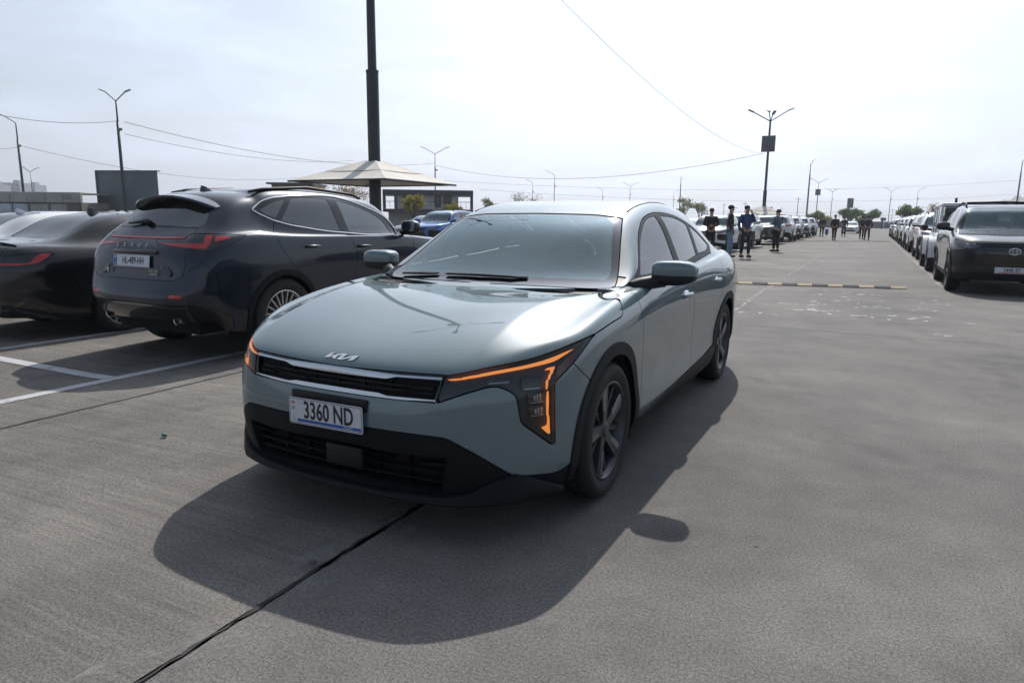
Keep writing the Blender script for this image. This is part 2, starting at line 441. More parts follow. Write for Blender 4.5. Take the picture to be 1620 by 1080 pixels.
M_WS = glass('windscreen_glass', (0.70, 0.82, 0.83), refl=(.80, .96, 1.0), ior=2.5)
M_TINT = glass('privacy_glass', (0.10, 0.11, 0.12), ior=2.3)
M_SGLASS = glass('side_glass', (0.46, 0.52, 0.54), ior=2.7)
M_LENS = glass('lamp_lens', (0.80, 0.82, 0.85), ior=1.5)
M_SEAT = mat('seat_fabric', (0.10, 0.105, 0.11), rough=0.85, bump=0.2, bscale=200)
M_DASH = mat('dash_plastic', (0.07, 0.075, 0.08), rough=0.7)
M_WHITE = mat('plate_white', (0.62, 0.64, 0.68), rough=0.35, noise=0.05, nscale=20)
M_INK = mat('plate_ink', (0.01, 0.01, 0.012), rough=0.4)
M_BLUE = mat('plate_blue', (0.03, 0.10, 0.38), rough=0.4)
M_RED = mat('plate_red', (0.55, 0.03, 0.03), rough=0.4)
M_PAPER = mat('paper_sheet', (0.78, 0.79, 0.78), rough=0.7)
M_REDLENS = mat('red_lens', (0.32, 0.008, 0.012), rough=0.12, coat=0.8, emit=(0.5, 0.01, 0.015), estr=0.05)
M_DKRED = mat('smoked_red_lens', (0.05, 0.006, 0.008), rough=0.08, coat=0.8)
M_LAMPIN = mat('lamp_housing', (0.016, 0.0155, 0.017), rough=0.35)
M_LED = mat('lamp_reflector', (0.55, 0.56, 0.6), rough=0.15, metal=0.9)
M_AMBER = mat('amber_light', (0.9, 0.25, 0.03), rough=0.4, emit=(1.0, 0.33, 0.075), estr=0.8)
M_AMBERL = mat('amber_lens', (0.22, 0.055, 0.015), rough=0.1, coat=0.8)
def make_wheel(parent, c, side, R=0.317, rim=0.228, w=0.205, spokes=5, style='blade', mats=None, name='wheel', steer=0.0, n=48, detail=True):
    """tyre > rim, spokes, hub, disc; the thing's part is the tyre's empty"""
    ms, mr, mb = mats or (M_RIMG, M_RIMS, M_RIMD)
    e = empty(name, c, parent=parent); e.rotation_euler = (0, 0, (0 if side > 0 else math.pi)+steer)
    h = w/2
    prof = [(rim-.012, h-.022), (rim+.002, h-.012), (rim+.008, h-.006), (rim+.03, h+.001), ((rim+R)/2, h+.006), (R-.026, h+.002), (R-.012, h-.008), (R-.004, h-.024), (R, h-.036)]
    if detail:
        prof += [(R, h-.05), (R-.008, h-.052), (R-.008, h-.060), (R, h-.062), (R, .012), (R-.008, .010), (R-.008, -.002), (R, -.004)]
    full = prof+[(r, -y) for r, y in prof[::-1] if True]
    MB().lathe(full, n=n*2 if detail else n, axis='y').build('tyre', M_TYRE, e, auto=35)
    rp = [(rim-.008, h-.020), (rim+.004, h-.012), (rim+.003, h-.006), (rim-.006, h-.004), (rim-.014, h-.014), (rim-.022, h-.03), (rim-.03, h-.07), (rim-.03, -h+.03), (rim-.01, -h+.02)]
    MB().lathe(rp, n=n, axis='y').build('rim', ms if style != 'silver' else mr, e, auto=35)
    MB().lathe([(0.001, h-.085), (rim*.62, h-.085), (rim*.62, h-.10), (0.001, h-.10)], n=n, axis='y').build('brake_disc', M_DISC, e, auto=35)
    MB().lathe([(rim*.62, -h+.05), (rim-.03, -h+.05)], n=n, axis='y').build('wheel_back', M_VOID, e)
    hub = MB().lathe([(0.001, h-.016), (.026, h-.017), (.03, h-.022), (.052, h-.03), (.058, h-.045), (.058, h-.085)], n=24, axis='y')
    hub.build('hub', ms, e, auto=30)
    def spoke(pl, y_in, y_out, depth):
        """pl: outline (r, t) in wheel plane; face slopes from y_in at hub to y_out at rim"""
        r0 = min(p[0] for p in pl); r1 = max(p[0] for p in pl)
        V = []
        for r, t in pl: V.append((t, y_in+(y_out-y_in)*(r-r0)/(r1-r0), r))
        for r, t in pl: V.append((t*1.15, y_in+(y_out-y_in)*(r-r0)/(r1-r0)-depth, r))
        k = len(pl); F = [tuple(range(k)), tuple(range(2*k-1, k-1, -1))]+[(i, k+i, k+(i+1) % k, (i+1) % k) for i in range(k)]
        return V, F
    def turn(V, a): return [(v[0]*math.cos(a)+v[2]*math.sin(a), v[1], -v[0]*math.sin(a)+v[2]*math.cos(a)) for v in V]
    for k in range(spokes):
        a = 2*math.pi*k/spokes+0.12
        b = MB()
        if style == 'blade':
            rr = rim-.012
            V, F = spoke([(.035, -.026), (.035, .026), (rr*.6, .030), (rr, .052), (rr, -.020), (rr*.6, -.022)], h-.026, h-.014, .035); b.add(turn(V, a), F)
            o = b.build('spoke', ms, e, auto=30)
            V, F = spoke([(.05, -.010), (.05, .010), (rr, .013), (rr, -.013)], h-.042, h-.026, .02); MB().add(turn(V, a+math.pi/spokes), F).build('spoke', mb, e, auto=30)
            V, F = spoke([(rr*.45, .004), (rr*.45, .026), (rr*.97, .050), (rr*.97, .016)], h-.0205, h-.0115, .006); MB().add(turn(V, a), F).build('spoke_facet', mr, o, auto=30)
        elif style == 'silver':
            rr = rim-.008
            V, F = spoke([(.035, -.010), (.035, .010), (rr, .008), (rr, -.008)], h-.03, h-.014, .03); b.add(turn(V, a), F); b.build('spoke', mr, e, auto=30)
        else:
            rr = rim-.010
            V, F = spoke([(.035, -.022), (.035, .022), (rr*.55, .018), (rr, .030), (rr, -.030), (rr*.55, -.018)], h-.034, h-.016, .03); b.add(turn(V, a), F); b.build('spoke', ms, e, auto=30)
    for k in range(5):
        a = 2*math.pi*(k+.5)/5
        MB().lathe([(0.001, h-.028), (.009, h-.028), (.010, h-.05)], n=8, axis='y', c=(.042*math.sin(a), 0, .042*math.cos(a))).build('lug_nut', M_RIMD, e)
    return e
def plate(parent, W, H, loc, rot, txt, size, sx, bluebar=None, left=None, name='license_plate', red=False):
    """number plate in its own xy plane, facing +z before rot"""
    e = MB().prism(rounded(W, H, .010), -.002, .001).build(name, M_WHITE, parent, loc=loc, rot=rot)
    P = rounded(W-.008, H-.008, .008); Q = rounded(W-.0125, H-.0125, .007); n = len(P)
    V = [(x, y, .0016) for x, y in P]+[(x, y, .0016) for x, y in Q]; F = [(i, (i+1) % n, n+(i+1) % n, n+i) for i in range(n)]
    link('plate_border', mesh('plate_border', V, F, M_INK, smooth=False), e)
    o = link('plate_lettering', text_mesh('plate_lettering', txt, size, M_INK, .0006, sx, bold=size*.016), e); o.location = (W*.045 if left else 0, .004 if bluebar else 0, .0018)
    if bluebar:
        MB().box((W*.045, -H/2+.0165, .0014), (W*.86, .0125, .0012)).build('blue_band', M_RED if red else M_BLUE, e)
        if not red:
            o = link('band_lettering', text_mesh('band_lettering', 'TRANSIT', .0105, M_WHITE, .0003, 1.2), e); o.location = (W*.31, -H/2+.0165, .0024)
    if left == 'flag':
        b = MB(); b.box((-W/2+.024, H/2-.022, .0016), (.021, .0042, .001)); b.box((-W/2+.024, H/2-.022, .0018), (.0042, .015, .001)); b.build('flag_cross', M_RED, e)
        o = link('country_letters', text_mesh('country_letters', 'GE', .019, mat('plate_grey', (.2, .21, .24)), .0003, .85), e); o.location = (-W/2+.025, H/2-.046, .0018)
        MB().prism(rounded(.018, .018, .004), .001, .0018).build('plate_hologram', mat('hologram', (.5, .54, .5), rough=.3), e, loc=(-W/2+.026, -H/2+.02, 0))
    elif left == 'blue':
        MB().box((-W/2+.026, 0, .0014), (.040, H-.014, .0012)).build('country_band', M_BLUE, e)
        b = MB(); b.box((-W/2+.026, H/2-.026, .0026), (.022, .016, .0004)); b.build('flag_field', M_WHITE, e)
        o = link('country_letters', text_mesh('country_letters', 'GE', .022, M_WHITE, .0003, .8), e); o.location = (-W/2+.026, -H/2+.026, .0024)
    return e
def mirror_unit(parent, c, d, side, cap_mat, split_z=.35, arm=None):
    """door mirror: painted cap over a black lower shell on an arm"""
    wp = lambda x, y, z: (x*(1-.18*max(0, y)), y, z*(1-.28*max(0, y)**2)-.10*(1-y)*.5)
    S = superell((0, 0, 0), d, .42, .55, warp=wp)
    V, N, F = S
    if side < 0: V = V*np.array([1, -1, 1]); N = N*np.array([1, -1, 1]); F = F[:, ::-1]
    g = -(V[:, 2]-(-d[2]/2+split_z*d[2]))
    up, lo = split((V, N, F), g)
    e = empty('door_mirror', (c[0], c[1]*side, c[2]), parent=parent)
    panel('mirror_cap', up, cap_mat, e, off=0.002, flange=.004)
    panel('mirror_shell', lo, M_DARK, e, flange=.004)
    if arm:
        a = [Vector((p[0]-c[0], (p[1]-c[1])*side, p[2]-c[2])) for p in arm]
        MB().tube(a, [.034, .040, .036, .032][:len(a)], n=12).build('mirror_arm', M_DARK, e, auto=60)
    MB().prism(rounded(d[1]*.8, d[2]*.7, .03), -.003, .0).build('mirror_glass', mat('mirror_silver', (.7, .72, .74), rough=.02, metal=1), e, loc=(-d[0]*.47, 0, 0), rot=(math.pi/2, 0, -math.pi/2))
    return e
def seat(parent, x, y, z, h=.62, name='seat', m=None):
    m = m or M_SEAT
    e = empty(name, (x, y, z), parent=parent)
    MB().box((0.02, 0, .08), (.52, .5, .16), bev=.05).build('cushion', m, e, auto=60)
    b = MB().box((0, 0, 0), (.15, .48, h), bev=.06).build('backrest', m, e, auto=60); b.location = (-.26, 0, .12+h/2); b.rotation_euler = (0, -.25, 0)
    b = MB().box((0, 0, 0), (.1, .26, .18), bev=.045).build('headrest', m, e, auto=60); b.location = (-.36, 0, .2+h); b.rotation_euler = (0, -.2, 0)
    return e
def interior(parent, xd, zd, xs, hw=.62, zseat=.28, rear=True, xr=None, wheel_side=1):
    """dashboard, steering wheel and seats seen through the glass"""
    b = MB(); P = [(xd+.30, zd-.02), (xd+.02, zd+.0), (xd-.18, zd-.04), (xd-.28, zd-.12), (xd-.25, zd-.32), (xd+.25, zd-.35)]
    b.prism([(x, z) for x, z in P], -hw, hw, axis='y'); fixn(b.build('dashboard', M_DASH, parent, auto=40).data)
    MB().box((xd-.12, wheel_side*.36, zd+.02), (.2, .36, .09), bev=.03).build('instrument_hood', M_DASH, parent, auto=50)
    sw = empty('steering_wheel', (xd-.36, wheel_side*.36, zd-.05), parent=parent); sw.rotation_euler = (0, -1.15, 0)
    MB().tube([(.18*math.cos(a), .18*math.sin(a), 0) for a in [2*math.pi*k/28 for k in range(28)]], .016, n=8, closed=True).build('wheel_rim', M_DASH, sw, smooth=True)
    MB().box((0, 0, -.02), (.12, .16, .04), bev=.015).box((0, 0, -.02), (.04, .34, .02)).box((-.08, 0, -.02), (.16, .04, .02)).build('wheel_boss', M_DASH, sw, auto=50)
    for s in (1, -1): seat(parent, xs, s*.36, zseat, name='front_seat')
    if rear:
        x2 = xr if xr is not None else xs-.85
        MB().box((x2, 0, zseat+.10), (.5, 1.2, .16), bev=.05).build('rear_bench', M_SEAT, parent, auto=60)
        o = MB().box((0, 0, 0), (.15, 1.2, .56), bev=.05).build('rear_backrest', M_SEAT, parent, auto=60); o.location = (x2-.3, 0, zseat+.42); o.rotation_euler = (0, -.3, 0)
    MB().box((xs-.35, 0, zseat-.06), (2.6, 1.35, .04)).build('cabin_floor', M_DASH, parent)
def pick_floor(parent, x0, x1, xw, z=.2, hw=.84, Rw=.37, name='underbody'):
    b = MB(); xs = sorted(xw)
    b.box(((x0+x1)/2, 0, z+.06), (x1-x0, 1.16, .10))
    b.box(((xs[0]+xs[1])/2, 0, z+.055), (xs[1]-xs[0]-2*Rw-.02, 2*hw, .09))
    return b.build(name, M_VOID, parent)
def arch_liner(parent, x, zc, r, y0, y1, s):
    b = MB(); V = []; n = 18
    for k in range(n+1):
        a = -.35+(math.pi+.7)*k/n
        for y in (y0, y1): V.append((x+r*math.cos(a), s*y, zc+r*math.sin(a)))
    F = [(2*k, 2*k+1, 2*k+3, 2*k+2) for k in range(n)]+[tuple(2*k for k in range(n+1))]
    b.add(V, F); return b.build('wheel_arch_liner', M_VOID, parent)
def shell(parent, S, skip, off=-.016):
    V, N, F = S
    keep = ~skip(V[F].mean(1)); F = F[keep]; V, N, F = compact(V, N, F)
    return link('inner_shell', mesh('inner_shell', V+N*off, F, M_VOID, normals=N), parent)
def ell_poly(c, r, n=48, a0=0, a1=2*math.pi): return [(c[0]+r*math.cos(a0+(a1-a0)*k/n), c[1]+r*math.sin(a0+(a1-a0)*k/n)) for k in range(n)]
# ------------------------------------------------------------------ sage sedan: surface tables (x forward from front axle, y left, z up)
KR = [
 # sill, low, , , shoulder-low, shoulder, glass base, mid, rail, mid roof, centre
 [(.52,.79,.20),(.545,.81,.30),(.55,.815,.43),(.545,.815,.56),(.52,.81,.68),(.455,.785,.765),(.565,.70,.755),(.66,.58,.745),(.725,.42,.728),(.76,.22,.717),(.775,0,.712)],
 [(.37,.86,.20),(.38,.885,.30),(.38,.89,.44),(.37,.888,.58),(.345,.88,.72),(.29,.845,.805),(.36,.74,.808),(.40,.585,.841),(.44,.42,.835),(.46,.22,.825),(.47,0,.818)],
 [(0,.87,.20),(0,.90,.31),(0,.905,.46),(0,.912,.62),(0,.905,.76),(0,.862,.862),(0,.77,.871),(0,.625,.909),(0,.44,.905),(0,.22,.897),(0,0,.892)],
 [(-.5,.87,.20),(-.5,.90,.31),(-.5,.893,.46),(-.5,.903,.63),(-.5,.905,.79),(-.45,.868,.905),(-.48,.805,.920),(-.49,.765,.928),(-.495,.728,.936),(-.43,.38,.945),(-.40,0,.946)],
 [(-.95,.87,.20),(-.95,.90,.31),(-.95,.886,.46),(-.95,.898,.64),(-.95,.903,.81),(-.88,.872,.926),(-.88,.825,.95),(-.885,.752,1.045),(-.885,.655,1.151),(-.80,.36,1.177),(-.77,0,1.176)],
 [(-1.4,.87,.20),(-1.4,.90,.31),(-1.4,.884,.46),(-1.4,.898,.64),(-1.4,.904,.82),(-1.32,.873,.942),(-1.30,.83,.968),(-1.26,.735,1.14),(-1.21,.585,1.305),(-1.13,.32,1.319),(-1.10,0,1.321)],
 [(-1.8,.87,.20),(-1.8,.90,.31),(-1.8,.886,.46),(-1.8,.902,.65),(-1.8,.906,.83),(-1.75,.873,.96),(-1.72,.83,.985),(-1.72,.738,1.18),(-1.70,.582,1.376),(-1.64,.315,1.401),(-1.62,0,1.406)],
 [(-2.35,.87,.20),(-2.35,.90,.31),(-2.35,.90,.46),(-2.35,.914,.65),(-2.35,.912,.84),(-2.32,.868,.982),(-2.3,.82,1.005),(-2.3,.725,1.185),(-2.3,.575,1.358),(-2.28,.31,1.388),(-2.28,0,1.394)],
 [(-2.85,.86,.20),(-2.85,.90,.31),(-2.85,.905,.46),(-2.85,.922,.66),(-2.85,.915,.86),(-2.82,.85,.998),(-2.8,.80,1.02),(-2.8,.695,1.145),(-2.8,.555,1.268),(-2.8,.30,1.302),(-2.8,0,1.308)],
 [(-3.3,.83,.22),(-3.3,.87,.32),(-3.3,.88,.47),(-3.3,.885,.66),(-3.3,.878,.86),(-3.25,.80,1.005),(-3.22,.745,1.025),(-3.22,.65,1.075),(-3.22,.53,1.135),(-3.22,.29,1.16),(-3.22,0,1.165)],
 [(-3.6,.72,.25),(-3.62,.76,.34),(-3.63,.79,.48),(-3.63,.80,.66),(-3.62,.79,.86),(-3.6,.71,.99),(-3.62,.64,1.01),(-3.64,.54,1.025),(-3.66,.41,1.035),(-3.67,.22,1.042),(-3.68,0,1.045)]]
KF = [ # inner front columns, rows sill..shoulder-low
 [(.63,.71,.19),(.655,.72,.29),(.665,.725,.43),(.66,.725,.55),(.63,.72,.67)],
 [(.74,.58,.185),(.775,.58,.285),(.785,.585,.425),(.78,.585,.54),(.755,.585,.655)],
 [(.79,.42,.18),(.81,.42,.28),(.825,.42,.42),(.82,.42,.53),(.795,.42,.645)],
 [(.815,.22,.18),(.825,.22,.28),(.845,.22,.42),(.84,.22,.53),(.815,.22,.635)],
 [(.82,0,.18),(.83,0,.28),(.85,0,.42),(.845,0,.53),(.82,0,.63)]]
KB = [
 [(-3.7,.62,.26),(-3.73,.65,.35),(-3.75,.66,.48),(-3.75,.66,.66),(-3.73,.65,.86)],
 [(-3.75,.52,.26),(-3.78,.53,.35),(-3.80,.54,.48),(-3.80,.54,.66),(-3.77,.53,.87)],
 [(-3.78,.40,.26),(-3.80,.40,.35),(-3.82,.40,.48),(-3.82,.40,.66),(-3.79,.40,.88)],
 [(-3.79,.22,.26),(-3.81,.22,.35),(-3.83,.22,.48),(-3.83,.22,.66),(-3.80,.22,.88)],
 [(-3.79,0,.26),(-3.81,0,.35),(-3.83,0,.48),(-3.83,0,.66),(-3.80,0,.88)]]
M_SAGE = paint('sage_metallic_paint', (0.100, 0.155, 0.170), flake=0.02, rough=0.45, coat_ior=1.8)
def build_sage():
    root = empty('sedan', (0, 0, 0), -math.pi/2)
    tag(root, 'sage green sedan with amber running lights parked in the foreground', 'car')
    S = body_surface(KR, KF, KB, 4, crease=[((0, 7), (1, 7), .55), ((1, 7), (2, 7), .85), ((2, 7), (3, 7), .85)])
    B = Body(S)
    fr = lambda V, N: V[:, 0] > .1
    sd = lambda V, N: (np.abs(V[:, 1]) > .5)
    # wheel openings: dropped disc, then the cladding ring round it
    for xc in (0.0, -2.72):
        B.cut('_void', 'side', ell_poly((xc-.01, .30), .372), where=sd)
        B.cut('clad', 'side', ell_poly((xc-.015, .30), .428, 64), where=lambda V, N: (np.abs(V[:, 1]) > .6))
    lamp = smooth_poly([(.047,.683,1),(.074,.687),(.208,.712),(.345,.73),(.417,.742),(.491,.759),(.57,.778),(.667,.797,1),(.609,.75),(.557,.705),(.479,.645),(.474,.626),(.476,.513),(.480,.397,1),(.465,.394),(.402,.446),(.345,.495),(.334,.525),(.327,.567),(.316,.605),(.289,.627),(.255,.642),(.228,.646),(.194,.642),(.108,.618),(.014,.582,1)])
    B.cut('lamp', 30, lamp, gap=.006, where=fr)
    B.cut('grille', 'front', [(-.1,.676),(.07,.678),(.239,.681),(.394,.684),(.497,.686),(.476,.582),(.336,.577),(.172,.575),(-.1,.574)], gap=.004, where=fr)
    black = smooth_poly([(-.8,.452,1),(-.06,.452),(.041,.45),(.088,.432),(.175,.381),(.316,.28,1),(.421,.269),(.50,.268),(.57,.295,1),(.75,.30,1),(.75,.0,1),(-.8,.0,1)])
    B.cut('lower', 30, black, gap=.004, where=lambda V, N: V[:, 0] > .25)
    B.cut('_opening', 'front', smooth_poly([(-.1,.372,1),(.10,.368,1),(.30,.362),(.53,.372,1),(.49,.212,1),(.30,.222),(.1,.228),(-.1,.23,1)]), frm=('lower',), where=fr)
    # sills
    B.cut('sill', 'side', smooth_poly([(-.33,.258,1),(-.45,.262),(-.727,.272),(-1.388,.298),(-2.03,.325),(-2.20,.345,1),(-2.35,.36,1),(-2.40,.1,1),(-.33,.1,1)]), gap=.003, where=sd)
    B.cut('rear_lower', 'side', [(-3.05,.1),(-3.05,.31),(-4,.42),(-4,.1)], gap=.004)
    # glass house
    ws = smooth_poly([(-.05,.928,1),(.30,.928),(.60,.925),(.735,.928,1),(.685,1.03),(.638,1.13),(.60,1.21),(.556,1.286,1),(.42,1.303),(.3,1.308),(-.05,1.313,1)])
    wsw = lambda V, N: (V[:, 0] < -.33) & (V[:, 0] > -1.3) & (N[:, 0] > .05)
    B.cut('ws_frit', 'front', ws, gap=.005, where=wsw)
    B.cut('ws', 'front', smooth_poly([(-.05,.965,1),(.3,.965),(.6,.966),(.668,.972),(.635,1.05),(.585,1.15),(.545,1.23),(.515,1.268),(.48,1.283),(.3,1.295),(-.05,1.30,1)]), frm=('ws_frit',))
    dlo = smooth_poly([(-.600,.930,1),(-.68,.965),(-.86,1.080),(-1.05,1.195),(-1.24,1.278),(-1.40,1.314),(-1.553,1.327),(-1.8,1.318),(-2.05,1.285),(-2.35,1.222),(-2.56,1.155),(-2.70,1.09,1),(-2.55,1.036,1),(-2.317,1.02),(-1.7,.985),(-1.2,.962)])
    gz = lambda V, N: (np.abs(V[:, 1]) > .4)
    B.cut('dlo', 'side', dlo, gap=.004, where=gz)
    B.cut('gF', 'side', smooth_poly([(-.77,.977,1),(-.86,1.045),(-.93,1.10),(-1.07,1.185),(-1.26,1.268),(-1.40,1.298),(-1.478,1.304,1),(-1.415,1.005,1),(-1.1,.985)]), frm=('dlo',), gap=.002)
    B.cut('gR', 'side', smooth_poly([(-1.565,1.306,1),(-1.8,1.298),(-2.023,1.27),(-2.11,1.25,1),(-2.04,1.041,1),(-1.727,1.015),(-1.525,1.005,1)]), frm=('dlo',), gap=.002)
    B.cut('gQ', 'side', smooth_poly([(-2.185,1.240,1),(-2.40,1.185),(-2.62,1.10,1),(-2.45,1.06),(-2.115,1.048,1)]), frm=('dlo',), gap=.002)
    rw = smooth_poly([(-2.32,-.1,1),(-2.32,.3),(-2.36,.5,1),(-3.15,.48),(-3.22,.3),(-3.24,-.1,1)])
    B.cut('rear_glass', 'top', rw, gap=.005, where=lambda V, N: V[:, 2] > 1.1)
    # doors
    B.cut('doorF', 'side', smooth_poly([(-.415,.93,1),(-.422,.86),(-.444,.731),(-.495,.5),(-.485,.36),(-.47,.28,1),(-.9,.285,1),(-1.60,.31,1),(-1.655,.5),(-1.61,.68),(-1.56,.82),(-1.50,.98,1)]), gap=.005, where=sd)
    B.cut('doorR', 'side', smooth_poly([(-1.50,.98,1),(-1.56,.82),(-1.61,.68),(-1.655,.5),(-1.60,.31,1),(-2.05,.33,1),(-2.235,.35,1),(-2.30,.53),(-2.40,.70),(-2.52,.83),(-2.56,1.03,1),(-2.0,1.02,1)]), gap=.005, where=sd)
    # bonnet: above the lamp line and the fender seam
    hood = smooth_poly([(1.0,.66,1),(.768,.676,1),(.68,.705),(.57,.724),(.428,.752),(.20,.790,1),(.185,.797,1),(.007,.819),(-.133,.832),(-.170,.852),(-.19,.878),(-.215,.895),(-.30,.913),(-.40,.921),(-.47,.936,1),(-.42,.97,1),(.2,1.0,1),(1.0,1.0,1)])
    B.cut('hood', 'side', hood, gap=.006, where=lambda V, N: V[:, 0] > -.6)
    B.cut('cowl', 'top', [(-.30,-.1),(-.30,.66),(-.40,.742),(-.62,.755),(-.62,-.1)], where=lambda V, N: (V[:, 2] > .90) & (V[:, 0] > -.62))
    B.cut('front_bumper', 30, [(-1.2,.0),(-1.2,.78),(.54,.78),(.557,.704),(.651,.604),(.70,.55),(.70,.0)], gap=.004, where=lambda V, N: V[:, 0] > .1)
    B.cut('tail', 'front', smooth_poly([(.30,.90,1),(.55,.91),(.80,.93,1),(.80,.82,1),(.55,.83),(.30,.84,1)]), gap=.004, where=lambda V, N: V[:, 0] < -3.4)
    B.cut('rear_bumper', 'side', [(-3.30,.62),(-3.35,.70),(-4,.72),(-4,.2),(-3.10,.2)], gap=.004, where=lambda V, N: V[:, 0] < -3.0)
    B.cut('trunk', 'top', [(-3.27,-1),(-3.27,.50),(-3.34,.56),(-4,.62),(-4,-1)], gap=.005, where=lambda V, N: V[:, 2] > .7)
    B.cut('fender', 'side', [(.9,.2),(.9,1.0),(-.40,.93),(-.46,.90),(-.60,.2)], gap=0, where=lambda V, N: (V[:, 0] > -.6) & (np.abs(V[:, 1]) > .68))
    p = B.p
    P = M_SAGE
    cw = panel('cowl', p.get('cowl'), M_DARK, root, off=-.004, flange=0); cw['kind'] = 'stuff'
    panel('body_shell', p.get('body'), P, root)
    panel('hood', p.get('hood'), P, root)
    fb = panel('front_bumper', p.get('front_bumper'), P, root)
    panel('rear_bumper', p.get('rear_bumper'), P, root); panel('trunk_lid', p.get('trunk'), P, root)
    for s in (1, -1):
        panel('fender', p.get('fender'), P, root, side=s)
        [panel('wheel_arch_cladding', cl_, M_CLAD, root, off=.006, flange=.012, side=s) for cl_ in halves(p.get('clad'), -1.36)]
        panel('sill_cladding', p.get('sill'), M_CLAD, root, off=.008, flange=.02, side=s)
        d = panel('front_door', p.get('doorF'), P, root, side=s); d2 = panel('rear_door', p.get('doorR'), P, root, side=s)
        panel('window_frame', p.get('dlo'), M_DARK, root, off=-.001, side=s)
        panel('front_door_glass', p.get('gF'), M_SGLASS, root, off=-.004, flange=0, side=s)
        panel('rear_door_glass', p.get('gR'), M_SGLASS, root, off=-.004, flange=0, side=s)
        panel('quarter_glass', p.get('gQ'), M_TINT, root, off=-.004, flange=0, side=s)
        panel('tail_lamp', p.get('tail'), M_DKRED, root, side=s)
        # door handles: a recessed cup and a bar
        for dd, x, z in ((d, -1.38, .818), (d2, -2.30, .845)):
            h = MB().tube([(x+.11, s*.903, z-.004), (x+.085, s*.914, z), (x, s*.920, z+.002), (x-.085, s*.915, z), (x-.11, s*.906, z)], [.010, .014, .0155, .0145, .010], n=12)
            h.build('door_handle', P, dd, smooth=True)
            V, N, F = superell((x+.02, s*.895, z-.003), (.15, .035, .07), .8, .8)
            link('handle_cup', mesh('handle_cup', V, F, M_CHROME), dd)
        # headlamps
        L = Body(p['lamp']); L.p['body'] = p['lamp']
        lp = p['lamp']
        F_ = lp[2][(lp[0][lp[2]][:, :, 1].mean(1)*s) > 0]; L = Body(compact(lp[0], lp[1], F_))
        hs = panel('headlamp', L.p['body'], M_LAMPIN, root, off=-.022, flange=0)
        panel('lens', L.p['body'], M_LENS, hs, off=0, flange=.02)
        L.cut('rimline', 30, lamp, where=fr)
        L = Body(compact(lp[0], lp[1], F_))
        L.cut('drl', 30, smooth_poly([(.050,.672,1),(.208,.699),(.345,.715),(.43,.728),(.513,.748),(.60,.772,1),(.527,.743),(.481,.725),(.43,.716),(.344,.705),(.208,.690),(.052,.668,1)]))
        L.cut('boom', 30, [(.422,.695),(.440,.7),(.482,.704),(.4505,.646),(.4595,.459),(.462,.438),(.455,.436),(.426,.466),(.442,.468),(.450,.474),(.4435,.648),(.466,.694)])
        L.cut('orange', 30, [(.485,.655),(.493,.702),(.526,.724),(.60,.760),(.556,.709)])
        L.cut('inner', 30, smooth_poly([(.10,.63),(.25,.66),(.40,.68),(.43,.64),(.43,.47),(.40,.47),(.35,.51),(.335,.6),(.26,.648),(.15,.638)]))
        panel('running_light', L.p.get('drl'), M_AMBER, hs, off=-.006, flange=.008)
        panel('running_light', L.p.get('boom'), M_AMBER, hs, off=-.006, flange=.008)
        panel('side_marker', L.p.get('orange'), M_AMBERL, hs, off=-.008, flange=.006)
        lv, ln = L.full[0], L.full[1]; uv = proj2(lv, 30)
        for (u, z, w_, h_, lit) in ((.385, .648, .085, .050, 0), (.402, .590, .075, .046, 1), (.412, .532, .072, .046, 1), (.25, .668, .10, .020, 0)):
            i_ = np.argmin((uv[:, 0]-u)**2+(uv[:, 1]-z)**2); q = lv[i_]-ln[i_]*.015; nn = Vector(ln[i_]); tz = nn.to_track_quat('X', 'Z').to_euler()
            m_ = MB().box((0, 0, 0), (.008, w_, h_), bev=.0035).build('lamp_module', M_GLOSSBLK, hs, auto=40); m_.location = q; m_.rotation_euler = tz
            f_ = MB().tube([(.005, sy*w_*.40, -h_*.36) for sy in (-1, 1)], .0022, n=5).build('module_trim', M_CHROME, hs); f_.location = q; f_.rotation_euler = tz
            if lit:
                for k_ in range(3):
                    r_ = MB().box((.005, (k_-.6)*.013, 0), (.004, .009, .020+.006*k_), bev=.0015).build('lamp_reflector', M_LED, hs, auto=40); r_.location = q; r_.rotation_euler = tz
        # mirrors
        mirror_unit(root, (-.73, .982, 1.003), (.15, .235, .130), s, P, .40, arm=[(-.60, .785, .925), (-.62, .825, .935), (-.67, .875, .95), (-.72, .93, .955)])
        for xc in (0, -2.72): arch_liner(root, xc-.01, .30, .374, .55, .885, s)
    panel('quarter_trim', p.get('rear_lower'), M_CLAD, root)
    # screens
    w = panel('windshield', p['ws'], M_WS, root, off=-.003, flange=0); panel('windshield_border', p['ws_frit'], M_GLOSSBLK, w, off=-.003, flange=.006)
    panel('rear_window', p.get('rear_glass'), M_TINT, root, off=-.003, flange=.006)
    # grille
    g = panel('grille', p['grille'], M_VOID, root, off=-.030, flange=0)
    GB = Body(p['grille'])
    GB.cut('ct', 'front', smooth_poly([(-.05,.676,1),(.07,.6755),(.242,.6725),(.292,.671,1),(.489,.676,1),(.489,.668,1),(.294,.6635,1),(.25,.652,1),(.075,.650),(-.05,.650,1)]))
    GB.cut('cb', 'front', smooth_poly([(-.05,.5935,1),(.081,.5935),(.22,.5935,1),(.262,.586,1),(.476,.592,1),(.475,.585,1),(.281,.577,1),(.085,.575),(-.05,.575,1)]))
    GB.cut('mid', 'front', [(-.1,.648),(.30,.662),(.485,.665),(.47,.594),(.26,.589),(-.1,.596)])
    panel('chrome_strip', GB.p.get('ct'), M_CHROME, g, off=.001, flange=.03)
    panel('chrome_strip', GB.p.get('cb'), M_CHROME, g, off=.001, flange=.03)
    panel('grille_surround', GB.p.get('body'), M_GLOSSBLK, g, off=-.004, flange=.03)
